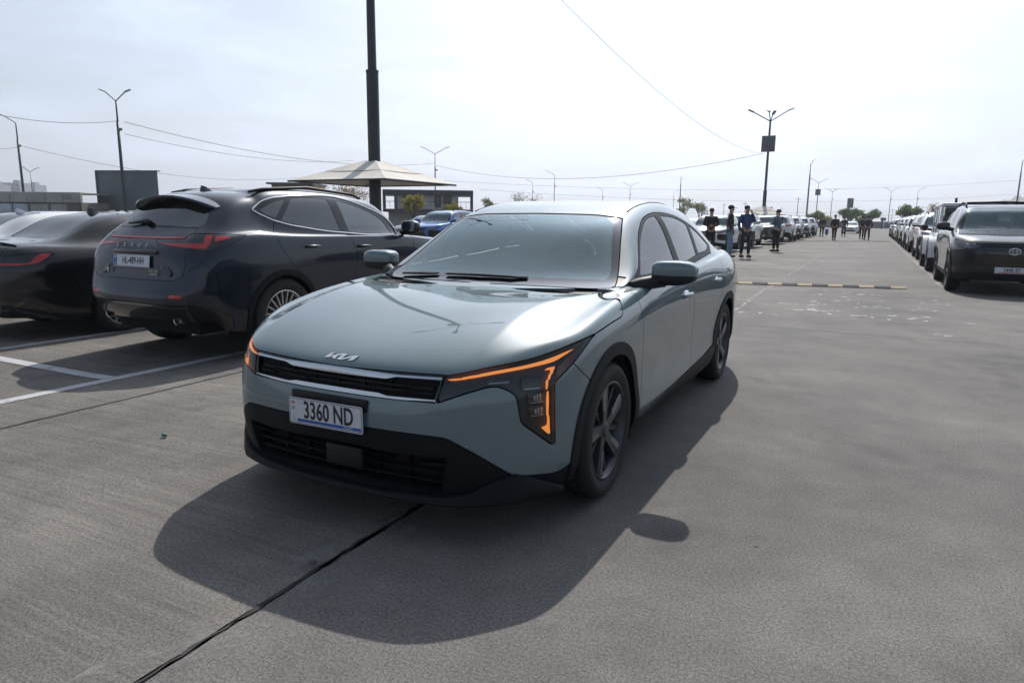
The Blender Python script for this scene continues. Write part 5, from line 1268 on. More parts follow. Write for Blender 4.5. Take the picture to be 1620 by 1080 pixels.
def build_bump(name, a, b, n, mats, label, cat='speed bump', w=.30, h=.05):
    a = Vector(a); b = Vector(b); d = (b-a); L = d.length/n; rz = math.atan2(d.y, d.x)
    root = empty(name, a, rz); tag(root, label, cat)
    prof = [(-w/2, 0), (-w/2, .012), (-w*.36, h*.55), (-w*.2, h*.9), (0, h), (w*.2, h*.9), (w*.36, h*.55), (w/2, .012), (w/2, 0)]
    me = []
    for m in mats:
        V = [(x, y, z) for x in (.004, L-.004) for y, z in prof]; k = len(prof)
        F = [(i, i+1, k+i+1, k+i) for i in range(k-1)]+[tuple(range(k-1, -1, -1)), tuple(range(k, 2*k))]
        q = mesh('segment', V, F, m, smooth=False); fixn(q); me.append(q)
    for i in range(n): o = link('segment', me[i % len(me)], root); o.location = (i*L, 0, .004)
    return root
# ------------------------------------------------------------------ lamp posts, masts, wires
M_STEEL = mat('dark_painted_steel', (.022, .026, .036), rough=.45, noise=.2, nscale=3)
M_STEELG = mat('weathered_grey_steel', (.075, .08, .09), rough=.55, noise=.3, nscale=2)
M_LAMPH = mat('lamp_head_grey', (.16, .165, .17), rough=.5)
def lamp_post(x, y, H=12.0, arms=((-.9, .0), (.9, .0)), label='', r=.11, head=.55, up=.95, box=False, m=None, z=0.0, cam=True, group='tall street lamps over the car park', arm_len=1.9):
    """tapered pole, arms leaving it in a V, flat heads"""
    m = m or M_STEELG
    root = empty('street_lamp', (x, y, z)); tag(root, label, 'street lamp', group)
    MB().tube([(0, 0, 0), (0, 0, .5), (0, 0, .5), (0, 0, H*.45), (0, 0, H*.84)], [r*1.25, r*1.25, r, r*.85, r*.7], n=12).build('pole', m, root, smooth=True)
    MB().tube([(0, 0, H*.84), (0, 0, H)], [r*.45, r*.4], n=10).build('pole_top', m, root, smooth=True)
    for a, tilt in arms:
        c, s = math.cos(a), math.sin(a)
        L = arm_len
        ar = MB().tube([(0, 0, H-.05), (c*.15, s*.15, H+.08), (c*L*.9, s*L*.9, H+up)], .045, n=6).build('arm', m, root, smooth=True)
        hd = MB().box((0, 0, 0), (head, .24, .09), bev=.03).build('lamp_head', M_LAMPH, root, auto=40)
        hd.location = (c*(L+.1), s*(L+.1), H+up+.06); hd.rotation_euler = (0, -.38+tilt, a)
    if cam:
        e = MB().box((0, 0, 0), (.35, .22, .22), bev=.04).build('camera_housing', M_LAMPH, root, auto=40); e.location = (.25, 0, H*.78)
        MB().tube([(0, 0, H*.78), (.12, 0, H*.78)], .03, n=6).build('camera_bracket', m, root)
    if box:
        MB().box((0, -.16, H*.79), (1.25, .14, 1.5), bev=.03).build('control_box', M_STEELG, root, auto=40)
    return root
def canopy_mast(x, y, H, label, side=4.6, edge=2.2, apex=3.0, r=.165, rot=math.radians(45), arms=True, box=False, z=0.0, lab2='', collar=None):
    """steel mast that rises through a fabric canopy"""
    root = empty('lamp_mast', (x, y, z)); tag(root, label, 'lamp mast')
    c = collar or 5.3
    MB().tube([(0, 0, 0), (0, 0, c)], [r, r], n=24).build('lower_mast', M_STEEL, root, auto=50)
    MB().tube([(0, 0, c-.06), (0, 0, c)], r*1.06, n=24).build('collar', M_STEEL, root, auto=50)
    MB().tube([(0, 0, c), (0, 0, H*.8), (0, 0, H)], [r*.72, r*.62, r*.5], n=20).build('upper_mast', M_STEEL, root, auto=50)
    MB().box((0, 0, .02), (.6, .6, .04)).build('base_plate', M_STEEL, root)
    if arms:
        for k in range(4):
            a = math.radians(20+90*k); cc, ss = math.cos(a), math.sin(a)
            MB().tube([(0, 0, H-.1), (cc*.3, ss*.3, H+.02), (cc*1.9, ss*1.9, H+.75)], .05, n=6).build('arm', M_STEEL, root, smooth=True)
            h = MB().box((0, 0, 0), (.75, .30, .12), bev=.03).build('lamp_head', M_STEEL, root, auto=40); h.location = (cc*2.15, ss*2.15, H+.86); h.rotation_euler = (0, -.38, a)
        MB().box((0, -.25, H-.9), (.5, .3, .7), bev=.03).build('control_box', M_STEEL, root, auto=40)
    if box: MB().box((0, -.22, H*.79), (1.25, .14, 1.5), bev=.03).build('control_box', M_STEELG, root, auto=40)
    # canopy
    cn = empty('canopy', (x, y, z), rot); tag(cn, lab2, 'canopy', 'fabric canopies round the lamp masts')
    fab = mat('canopy_fabric', (.58, .55, .50), rough=.85, noise=.10, nscale=1.5, bump=.15, bscale=4)
    h = side/2; mid = edge+(apex-edge)*.48; n = 8
    for k in range(4):
        R = Matrix.Rotation(k*math.pi/2, 3, 'Z'); V = []; F = []
        rows = [(h, edge), (h*.78, edge+(mid-edge)*.48), (h*.56, mid)]
        def sheet(rows, nm, dz=0.0):
            V = []; F = []
            for j, (d, zz) in enumerate(rows):
                for i in range(n+1):
                    t = -1+2*i/n; sag = -.03*(1-t*t)*(.5 if j == 0 else 1)
                    V.append(R@Vector((d, t*d, zz+sag+dz)))
            for j in range(len(rows)-1):
                for i in range(n): F.append((j*(n+1)+i, j*(n+1)+i+1, (j+1)*(n+1)+i+1, (j+1)*(n+1)+i))
            return link(nm, mesh(nm, V, F, fab), cn)
        p = sheet(rows, 'canopy_panel')
        sheet([(h*.58, mid-.02), (h*.34, mid+(apex-mid)*.5), (r*1.05, apex)], 'canopy_top', .012)
        V = [R@Vector((h, -h, edge)), R@Vector((h, h, edge)), R@Vector((h, h, edge-.05)), R@Vector((h, -h, edge-.05))]
        MB().tube([R@Vector((h, -h, edge-.02)), R@Vector((h, h, edge-.02))], .025, n=6).build('edge_rail', M_STEEL, p)
        MB().tube([R@Vector((h, h, edge-.03)), R@Vector((r, r, apex-.55))], .03, n=6).build('canopy_strut', M_STEEL, cn)
    return root
def wire(name, pts3, sag, label, r=.012, n=24):
    a, b = Vector(pts3[0]), Vector(pts3[1]); P = []
    for i in range(n+1):
        t = i/n; p = a.lerp(b, t); p.z -= sag*4*t*(1-t); P.append(p)
    o = MB().tube(P, r, n=5).build(name, M_STEELG, None, smooth=True); tag(o, label, 'cable', 'overhead cables'); return o
# ------------------------------------------------------------------ trees
def leaf_mat(name, col, var=.35):
    m, t, b = node_mat(name); N = t.nodes.new; L = t.links.new
    g = N('ShaderNodeObjectInfo'); tc = N('ShaderNodeTexCoord'); n = N('ShaderNodeTexNoise'); n.inputs['Scale'].default_value = 2.5; L(tc.outputs['Object'], n.inputs['Vector'])
    r = N('ShaderNodeMapRange'); r.inputs[1].default_value = .3; r.inputs[2].default_value = .7; r.inputs[3].default_value = 1-var; r.inputs[4].default_value = 1+var; L(n.outputs[0], r.inputs[0])
    sc = N('ShaderNodeVectorMath'); sc.operation = 'SCALE'; sc.inputs[0].default_value = col; L(r.outputs[0], sc.inputs['Scale']); L(sc.outputs[0], b.inputs['Base Color'])
    b.inputs['Roughness'].default_value = .7; b.inputs['Specular IOR Level'].default_value = .2
    tr = N('ShaderNodeBsdfTranslucent'); L(sc.outputs[0], tr.inputs[0]); mx = N('ShaderNodeMixShader'); mx.inputs[0].default_value = .35
    L(b.outputs[0], mx.inputs[1]); L(tr.outputs[0], mx.inputs[2]); L(mx.outputs[0], t.nodes['Material Output'].inputs[0]); return m
M_BARK = mat('bark', (.10, .085, .07), rough=.9, noise=.3, nscale=6)
def tree(x, y, H, W, label, leaf, leaves=1400, size=.16, seed=1, trunk_h=.3, cat='tree', z=0.0, group='trees at the edge of the car park', bare=False):
    rnd = random.Random(seed); root = empty('tree', (x, y, z)); tag(root, label, cat, group)
    br = MB(); tips = []
    def grow(p, d, L, r, lev):
        q = p+d*L; mid = p+d*L*.5+Vector((rnd.gauss(0, .04), rnd.gauss(0, .04), 0))*L
        br.tube([p, mid, q], [r, r*.82, r*.6], n=6 if lev < 2 else 4, cap=False)
        if lev >= (4 if bare else 3): tips.append((q, L)); return
        k = rnd.choice((3, 4)) if lev else 5
        for i in range(k):
            a = 2*math.pi*(i+rnd.random()*.7)/k; sp = rnd.uniform(.35, .85)
            v = (d+Vector((math.cos(a), math.sin(a), rnd.uniform(-.1, .25)))*sp).normalized()
            grow(p+d*L*rnd.uniform(.6, 1.0), v, L*rnd.uniform(.55, .8), r*.58, lev+1)
    grow(Vector((0, 0, 0)), Vector((rnd.gauss(0, .03), rnd.gauss(0, .03), 1)).normalized(), H*trunk_h, max(.05, H*.022), 0)
    # fit crown to the measured width and height
    V = np.array(br.v); mx = max(np.abs(V[:, :2]).max(), .1); sz = H*.96/V[:, 2].max(); sx = W*.48/mx
    br.v = [(v[0]*sx if v[2] > H*trunk_h*.5 else v[0], v[1]*sx if v[2] > H*trunk_h*.5 else v[1], v[2]*sz) for v in br.v]
    br.build('trunk', M_BARK, root, smooth=True)
    tp = [Vector((t.x*sx, t.y*sx, t.z*sz)) for t, _ in tips]
    if leaves:
        Vn = []; Fn = []
        for i in range(leaves):
            c = rnd.choice(tp); o = Vector((rnd.gauss(0, 1), rnd.gauss(0, 1), rnd.gauss(0, .8)))*W*.065
            p = c+o; s = size*rnd.uniform(.6, 1.3); u = Vector((rnd.gauss(0, 1), rnd.gauss(0, 1), rnd.gauss(0, 1))).normalized(); w = u.orthogonal().normalized()
            b = len(Vn); Vn += [p-u*s, p+w*s*.5, p+u*s, p-w*s*.5]; Fn.append((b, b+1, b+2, b+3))
        link('crown', mesh('crown', Vn, Fn, leaf, smooth=False), root)
    return root
# ------------------------------------------------------------------ placing by bearing and distance (metres from where the photographer stands)
YAW = math.atan2(.45297, .87382)
def at(px, py, D):
    d = _F+_R*((px-810)/1079.66)+_U*((540-py)/1079.66); v = Vector((1.893, -2.909, 1.276))+d*D; return v
def hz(px): return 346.1+.0107*(px-810)
def gnd(px, D):
    v = at(px, hz(px), D); return (v.x, v.y)
def G_at(px, depth): return gnd(px, depth)
# ------------------------------------------------------------------ people
M_SKIN = mat('skin', (.42, .25, .18), rough=.55)
M_HAIR = mat('dark_hair', (.02, .016, .013), rough=.7)
def skin_mesh(name, verts, edges, m, sub=1, root=0):
    me = bpy.data.meshes.new(name); me.from_pydata([v[:3] for v in verts], edges, []); me.update()
    ob = bpy.data.objects.new(name, me); COL.objects.link(ob)
    md = ob.modifiers.new('skin', 'SKIN'); md.use_smooth_shade = True
    for i, v in enumerate(verts):
        d = me.skin_vertices[0].data[i]; d.radius = (v[3], v[4] if len(v) > 4 else v[3]); d.use_root = i == root
    sb = ob.modifiers.new('sub', 'SUBSURF'); sb.levels = sub; sb.render_levels = sub
    dg = bpy.context.evaluated_depsgraph_get(); dg.update()
    out = bpy.data.meshes.new_from_object(ob.evaluated_get(dg)); bpy.data.objects.remove(ob); bpy.data.meshes.remove(me)
    out.materials.clear(); out.materials.append(m); out.name = name
    out.polygons.foreach_set('use_smooth', np.full(len(out.polygons), True)); return out
def person(x, y, face, label, top, legs, shoe, H=1.75, pose='stand', cap=None, hair=True, group='people standing among the cars', z=0.0, bag=None):
    root = empty('person', (x, y, z), face); tag(root, label, 'person', group); k = H/1.75
    hp = {  # hand, elbow for left and right; leg offsets
        'stand': (((.02, .27, 1.14), (.10, .25, .90)), ((.02, -.27, 1.14), (.10, -.25, .90)), (.02, .02), (0, 0)),
        'pockets': (((-.05, .29, 1.14), (.08, .19, .95)), ((-.05, -.29, 1.14), (.08, -.19, .95)), (.05, -.03), (0, 0)),
        'phone': (((.02, .27, 1.16), (.26, .10, 1.18)), ((.02, -.27, 1.16), (.26, -.06, 1.20)), (.03, .0), (0, 0)),
        'ear': (((.06, .30, 1.20), (.12, .12, 1.52)), ((.0, -.28, 1.14), (.08, -.24, .90)), (.06, -.04), (0, 0)),
        'walk': (((.10, .26, 1.15), (.22, .24, .96)), ((-.10, -.26, 1.15), (-.06, -.25, .92)), (.22, -.20), (.05, -.10)),
        'folded': (((.04, .27, 1.15), (.20, .02, 1.10)), ((.04, -.27, 1.15), (.20, -.02, 1.14)), (.02, .0), (0, 0))}[pose]
    (el, wl), (er, wr), (fl, fr), (kl, kr) = hp
    def chain(inf):
        V = [(0, 0, .96, .125+inf, .15+inf), (0, 0, 1.14, .115+inf, .14+inf), (0, 0, 1.33, .125+inf, .16+inf), (0, 0, 1.46, .07+inf, .10+inf)]; E = [(0, 1), (1, 2), (2, 3)]
        for s, e_, w_ in ((1, el, wl), (-1, er, wr)):
            b = len(V); V += [(0, .185*s, 1.42, .062+inf), (*e_, .045+inf*.9), (*w_, .033+inf*.8)]; E += [(2, b), (b, b+1), (b+1, b+2)]
        return V, E
    V, E = chain(0)
    b = len(V); V += [(.0, 0, 1.52, .055), (.015, 0, 1.60, .078, .07), (.02, 0, 1.67, .085, .078), (.01, 0, 1.73, .06)]; E += [(3, b), (b, b+1), (b+1, b+2), (b+2, b+3)]
    V += [(.115, 0, 1.625, .012)]; E += [(b+1, len(V)-1)]
    for i, w_, s in ((6, wl, 1), (9, wr, -1)):
        e_ = Vector(el if s > 0 else er); w = Vector(w_); d = (w-e_).normalized(); sd = Vector((0, 0, 1)).cross(d).normalized() if abs(d.z) < .9 else Vector((1, 0, 0)); pb = len(V)
        p = w+d*.06; V.append((*p, .032, .02)); E.append((i, pb))
        for j, (o, L) in enumerate(((-.028, .065), (-.010, .078), (.010, .074), (.028, .058))):
            q = p+d*.045+sd*o; q2 = q+d*L*.5+Vector((.01, 0, -.008)); V += [(*q, .009), (*q2, .008)]; E += [(pb, len(V)-2), (len(V)-2, len(V)-1)]
        q = w+d*.03+sd*.035; q2 = q+d*.04+sd*.015; V += [(*q, .010), (*q2, .009)]; E += [(pb, len(V)-2), (len(V)-2, len(V)-1)]
    for s, f_, k_ in ((1, fl, kl), (-1, fr, kr)):
        b = len(V); V += [(0, .095*s, .90, .088), (f_*.55+.03+k_*.3, .105*s, .50, .058), (f_, .11*s, .10, .042), (f_+.13, .12*s, .045, .036)]; E += [(0, b), (b, b+1), (b+1, b+2), (b+2, b+3)]
    body = link('body', skin_mesh('body', V, E, M_SKIN), root); body.scale = (k, k, k)
    V, E = chain(.018); V = V[:]; V[0] = (0, 0, .90, .150, .175)
    o = link('jacket', skin_mesh('jacket', V, E, top), root); o.scale = (k, k, k)
    V = [(0, 0, .98, .138, .16)]; E = []
    for s, f_, k_ in ((1, fl, kl), (-1, fr, kr)):
        b = len(V); V += [(0, .095*s, .88, .102), (f_*.55+.03+k_*.3, .105*s, .50, .076), (f_, .11*s, .12, .060)]; E += [(0, b), (b, b+1), (b+1, b+2)]
    o = link('trousers', skin_mesh('trousers', V, E, legs), root); o.scale = (k, k, k)
    for s, f_ in ((1, fl), (-1, fr)):
        V, N, F = superell((f_+.05, .115*s, .05), (.28, .10, .10), .7, .7, 16, 8); o = link('shoe', mesh('shoe', V, F, shoe), root); o.scale = (k, k, k)
    if hair:
        V, N, F = superell((-.005, 0, 1.70), (.215, .185, .17), 1, 1, 16, 10); o = link('hair', mesh('hair', V, F, cap or M_HAIR), root); o.scale = (k, k, k)
        if cap: o2 = MB().prism([(.16+.0*i, 0) for i in range(0)] or [(.08, -.075), (.17, -.06), (.20, 0), (.17, .06), (.08, .075)], 1.675, 1.687).build('cap_peak', cap, root); o2.scale = (k, k, k)
    for s in (1, -1): o = MB().lathe([(0.001, .004), (.009, .002), (.011, -.004)], n=8, axis='x', c=(.104, s*.032, 1.655)).build('eye', M_HAIR, root); o.scale = (k, k, k)
    if bag:
        V, N, F = superell((0, 0, 0), (.22, .40, .48), .6, .7, 16, 12); q = link('shopping_bag', mesh('shopping_bag', V, F, bag)); return root, q
    return root
def build_people():
    dk = mat('dark_jacket', (.012, .013, .017), rough=.8); navy = mat('navy_jacket', (.012, .018, .045), rough=.75); jeans = mat('blue_jeans', (.16, .24, .34), rough=.85, noise=.15, nscale=9)
    dj = mat('dark_jeans', (.02, .028, .045), rough=.85); teal = mat('teal_jacket', (.05, .12, .15), rough=.7); bl = mat('black_trousers', (.010, .010, .013), rough=.85)
    sh = mat('dark_shoe', (.02, .017, .015), rough=.6); gs = mat('grey_shoe', (.12, .12, .13), rough=.6); cp = mat('black_cap', (.008, .008, .01), rough=.8); br = mat('olive_trousers', (.05, .05, .04), rough=.85)
    sw = mat('royal_blue_jacket', (.02, .05, .16), rough=.6)
    g1 = 'people standing beside the left row of cars'; g2 = 'people walking far down the lane'
    P = gnd
    def pl(px, foot, lab, *a, **k):
        v = at(px, foot, 1.0)-Vector((1.893, -2.909, 1.276)); t = -1.276/v.z; q = Vector((1.893, -2.909, 1.276))+v*t
        return person(q.x, q.y, k.pop('face', -1.9), lab, *a, **k)
    pl(1122, 403.5, 'man in dark jacket and cap standing nearest the sage sedan', dk, bl, sh, pose='folded', cap=cp, H=1.72, face=-1.3, group=g1)
    pl(1152, 407.5, 'man in black jacket and pale blue jeans', dk, jeans, gs, pose='pockets', cap=cp, H=1.80, face=.2, group=g1)
    pl(1177, 407.5, 'man in open navy jacket over blue, dark jeans', sw, dj, sh, pose='ear', H=1.80, face=-.9, group=g1)
    pl(1227, 398.5, 'man in teal jacket looking at his phone', teal, bl, sh, pose='phone', H=1.76, face=2.6, cap=cp, group=g1)
    r, b = pl(1318.5, 380.8, 'person in black walking with a blue bag', dk, bl, sh, pose='walk', H=1.76, face=1.4, group=g2, bag=mat('blue_bag', (.05, .13, .45), rough=.4))
    b.location = (r.location.x-.48, r.location.y, .62); tag(b, 'blue carrier bag held by the walking person in black', 'bag')
    pl(1334, 374.5, 'person in dark clothes far off near the white sedan', dk, dj, sh, pose='stand', face=-1.6, group=g2)
    pl(1362, 378.0, 'dark clothed person walking at the left of the far pair', dk, bl, sh, pose='walk', face=1.5, group=g2)
    pl(1370.5, 380.5, 'person in dark jacket and olive trousers at the right of the far pair', navy, br, sh, pose='walk', face=1.7, group=g2)
    pl(1299, 374.5, 'dark clothed person between the far cars on the left', dk, bl, sh, pose='stand', face=-1.2, group=g2)
# ------------------------------------------------------------------ buildings and far things
def far_box(name, px0, px1, D, ztop, depth, m, label, cat, zbase=-.2, yaw=None, group=None):
    a = gnd((px0+px1)/2, D); w = (px1-px0)*D/1079.66
    root = empty(name, (a[0], a[1], 0), YAW if yaw is None else yaw); tag(root, label, cat, group)
    MB().box((0, depth/2, (ztop+zbase)/2), (w, depth, ztop-zbase)).build('wall', m, root)
    return root, w
def build_far():
    conc = mat('precast_concrete', (.36, .355, .34), rough=.85, noise=.18, nscale=.6); dkf = mat('anthracite_frame', (.030, .036, .050), rough=.5)
    wht = mat('white_render', (.75, .76, .77), rough=.8, noise=.06, nscale=.5); gl = mat('dark_glazing', (.03, .035, .045), rough=.08, spec=.8)
    post = mat('poster_print', (.42, .50, .58), rough=.4, noise=.35, nscale=1.2); brn = mat('brown_panel', (.20, .18, .16), rough=.8)
    # kiosk row at far left
    D = 58.0; a = gnd(62, D); w = 140*D/1079.66
    root = empty('kiosk_building', (a[0], a[1], 0), YAW); tag(root, 'low concrete kiosk row with posters and number 103', 'building')
    MB().box((0, 2.1, 1.1), (w-.3, 4, 2.3)).build('wall', brn, root)
    for k in range(5):
        MB().box((-w/2+w*(k+.5)/5, -.02, 2.66), (w/5-.04, .3, .86), bev=.02).build('fascia_panel', conc, root)
    MB().box((0, 2.1, 3.02), (w-.1, 4.1, .10)).build('roof', conc, root)
    for k, (x, ww) in enumerate(((-2.9, 1.2), (-1.55, 1.2), (.05, 1.5), (1.7, 1.3), (3.0, .9))):
        MB().box((x, .06, 1.35), (ww, .06, 1.5)).build('poster', (post, post, conc, conc, gl)[k], root)
    MB().box((w/2-.2, 0, 1.1), (.16, .16, 2.3)).build('corner_post', dkf, root)
    o = link('number', text_mesh('number', '103', .5, mat('number_grey', (.17, .17, .17)), .01, 1.0), root); o.location = (w/2-1.15, -.175, 2.66); o.rotation_euler = (math.pi/2, 0, 0)
    # billboard seen from behind
    D = 62.0; a = gnd(207, D); s = D/1079.66; zt = 1.276+(hz(207)-273)*s; zb = 1.276+(hz(207)-333)*s
    root = empty('billboard', (a[0], a[1], 0), YAW-.12); tag(root, 'large blank grey billboard behind the graphite crossover', 'billboard')
    w = 100*s; gp = mat('billboard_grey', (.115, .135, .15), rough=.6, noise=.08, nscale=.8)
    for k in range(5): MB().box((-w/2+w*(k+.5)/5, 0, (zt+zb)/2), (w/5-.008, .10, zt-zb)).build('back_panel', gp, root)
    MB().box((-w/2-.12, .25, (zt+zb)/2), (.22, .7, zt-zb+.05)).build('frame_side', dkf, root); MB().box((0, .06, zt+.04), (w+.25, .5, .08)).build('frame_top', dkf, root)
    for x in (-1.4, 1.4): MB().box((x, .2, zb/2), (.25, .3, zb)).build('post', dkf, root)
    # pavilion
    D = 68.0; s = D/1079.66; a = gnd(678, D); w = 140*s; zt = 1.276+(hz(678)-302)*s; zs = 1.276+(hz(678)-332)*s
    root = empty('pavilion', (a[0], a[1], 0), YAW+.10); tag(root, 'two-storey pavilion with dark flat roof frame and balcony', 'building')
    MB().box((0, 1.8, zt-.25), (w, 5.2, .5)).build('roof', dkf, root); MB().box((0, 1.8, zs-.1), (w, 5.2, .28)).build('balcony_slab', dkf, root)
    for x in (-w/2+.15, -w/2+1.25, w*.18, w/2-.15): MB().box((x, -.65, (zt+zs)/2-.1), (.28, .28, zt-zs-.3)).build('column', dkf, root)
    MB().box((-.2, 2.0, (zt+zs)/2-.1), (w*.72, 3.2, zt-zs-.3)).build('upper_wall', wht, root); MB().box((0, 2.2, (zs-.2)/2), (w*.9, 3.6, zs-.2)).build('lower_wall', conc, root)
    for x in (-2.2, -.9, .9, 2.0): 
        f_ = MB().box((x, .38, (zt+zs)/2-.15), (.62, .06, zt-zs-.75)).build('window', dkf, root); MB().box((x, .34, (zt+zs)/2-.15), (.48, .05, zt-zs-.9)).build('pane', gl, f_)
    MB().tube([(-w/2+.1, -.75, zs+.75), (w/2-.1, -.75, zs+.75)], .03, n=6).build('balcony_rail', dkf, root)
    for k in range(18): MB().box((-w/2+.2+k*(w-.4)/17, -.75, zs+.38), (.03, .03, .72)).build('baluster', dkf, root)
    # flat-roofed canopy left of it, behind the crossover roof
    D = 75; r_, w_ = far_box('flat_roofed_hut', 432, 497, D, 1.276+(hz(465)-293)*D/1079.66, 5, brn, 'flat-roofed hut just above the graphite crossover roof', 'building')
    MB().box((0, 2, 1.276+(hz(465)-292)*D/1079.66), (w_+.5, 6, .18)).build('roof', dkf, r_)
    # apartment blocks
    def apart(px0, px1, D, ytop, lab, seed, nb=6):
        rnd = random.Random(seed); zt = 1.276+(hz((px0+px1)/2)-ytop)*D/1079.66
        ap = mat('pale_block', (.34, .36, .40), rough=.9, noise=.12, nscale=.03)
        r_, w_ = far_box('apartment_block', px0, px1, D, zt, 14, ap, lab, 'building', group='distant apartment blocks')
        wm = mat('block_window', (.12, .14, .18), rough=.3); rows = max(3, int(zt/3)); cols = max(4, int(w_/3.2)); b = MB()
        for i in range(cols):
            for j in range(rows): b.box((-w_/2+(i+.5)*w_/cols, -.05, 1.8+j*zt/rows*.97), (w_/cols*.5, .12, zt/rows*.45))
        o = b.build('windows', wm, r_); o['kind'] = 'stuff'
        MB().box((w_*.15, 7, zt+1.0), (w_*.25, 5, 2.2)).build('stair_head', ap, r_)
    apart(2, 36, 520, 290, 'pale apartment block behind the kiosk row at far left', 1); apart(38, 60, 560, 293, 'narrower pale apartment block right of the first one', 2); apart(-26, 0, 500, 292, 'apartment block cut by the left frame edge', 3)
    apart(132, 158, 700, 324, 'low distant block just right of the kiosk row', 4); apart(160, 186, 760, 325, 'low distant block under the billboard left edge', 5); apart(188, 214, 820, 327, 'low distant block under the billboard', 6)
    # hill
    V = []; F = []; n = 60; m_ = 10
    for i in range(n+1):
        for j in range(m_+1):
            px = 1420+360*i/n; D = 900+50*j; a = gnd(px, D); t = j/m_
            e = np.interp(px, [1420, 1510, 1530, 1560, 1590, 1620, 1680, 1780], [0, 2, 9, 27, 43, 56, 68, 36])*math.sin(math.pi*t)**.8
            e *= 1+.08*math.sin(i*1.7)+.05*math.sin(i*.6+j)
            V.append((a[0], a[1], -2+e))
    for i in range(n):
        for j in range(m_): F.append((i*(m_+1)+j, (i+1)*(m_+1)+j, (i+1)*(m_+1)+j+1, i*(m_+1)+j+1))
    tag(link('hill', mesh('hill', V, F, mat('hill_scrub', (.10, .115, .09), rough=.95, noise=.3, nscale=.01))), kind='structure')
    # far sign panels
    def sign(px, ytop, ybot, wpx, D, m, lab, name='billboard', cat='billboard', rot=0.0):
        s = D/1079.66; a = gnd(px, D); zt = 1.276+(hz(px)-ytop)*s; zb = 1.276+(hz(px)-ybot)*s
        r_ = empty(name, (a[0], a[1], 0), YAW+rot); tag(r_, lab, cat); w = wpx*s
        MB().box((0, 0, (zt+zb)/2), (w, .25, zt-zb)).build('panel', m, r_); MB().box((w/2+.05, .3, (zt+zb)/2), (.1, .8, zt-zb)).build('side_frame', dkf, r_)
        MB().tube([(0, .2, 0), (0, .2, zb)], .18, n=8).build('post', dkf, r_)
    sign(1342, 314.5, 329.5, 8.5, 150, mat('sign_grey', (.10, .12, .14), rough=.5), 'tall grey sign panel above the lane end')
    sign(1213.5, 328, 336, 11, 95, mat('sign_green', (.02, .09, .07), rough=.5), 'dark green sign behind the second canopy')
    sign(1396.5, 344.5, 349.5, 7, 140, mat('sign_blue', (.06, .08, .14), rough=.5), 'small blue-grey sign left of the right row')
    # low fence band closing the lot
    fm = mat('far_fence', (.14, .145, .155), rough=.8, noise=.2, nscale=.3); a = gnd(1120, 175); b = gnd(1420, 150)
    r_ = empty('perimeter_wall', (0, 0, 0)); tag(r_, 'low grey perimeter wall closing the far end of the lot', 'wall')
    A = Vector((a[0], a[1], 0)); Bv = Vector((b[0], b[1], 0)); d = Bv-A; nseg = 16
    for k in range(nseg):
        c = A+d*(k+.5)/nseg; MB().box((c.x, c.y, .75), (d.length/nseg-.08, .2, 1.5), rz=math.atan2(d.y, d.x)).build('wall_panel', fm, r_)
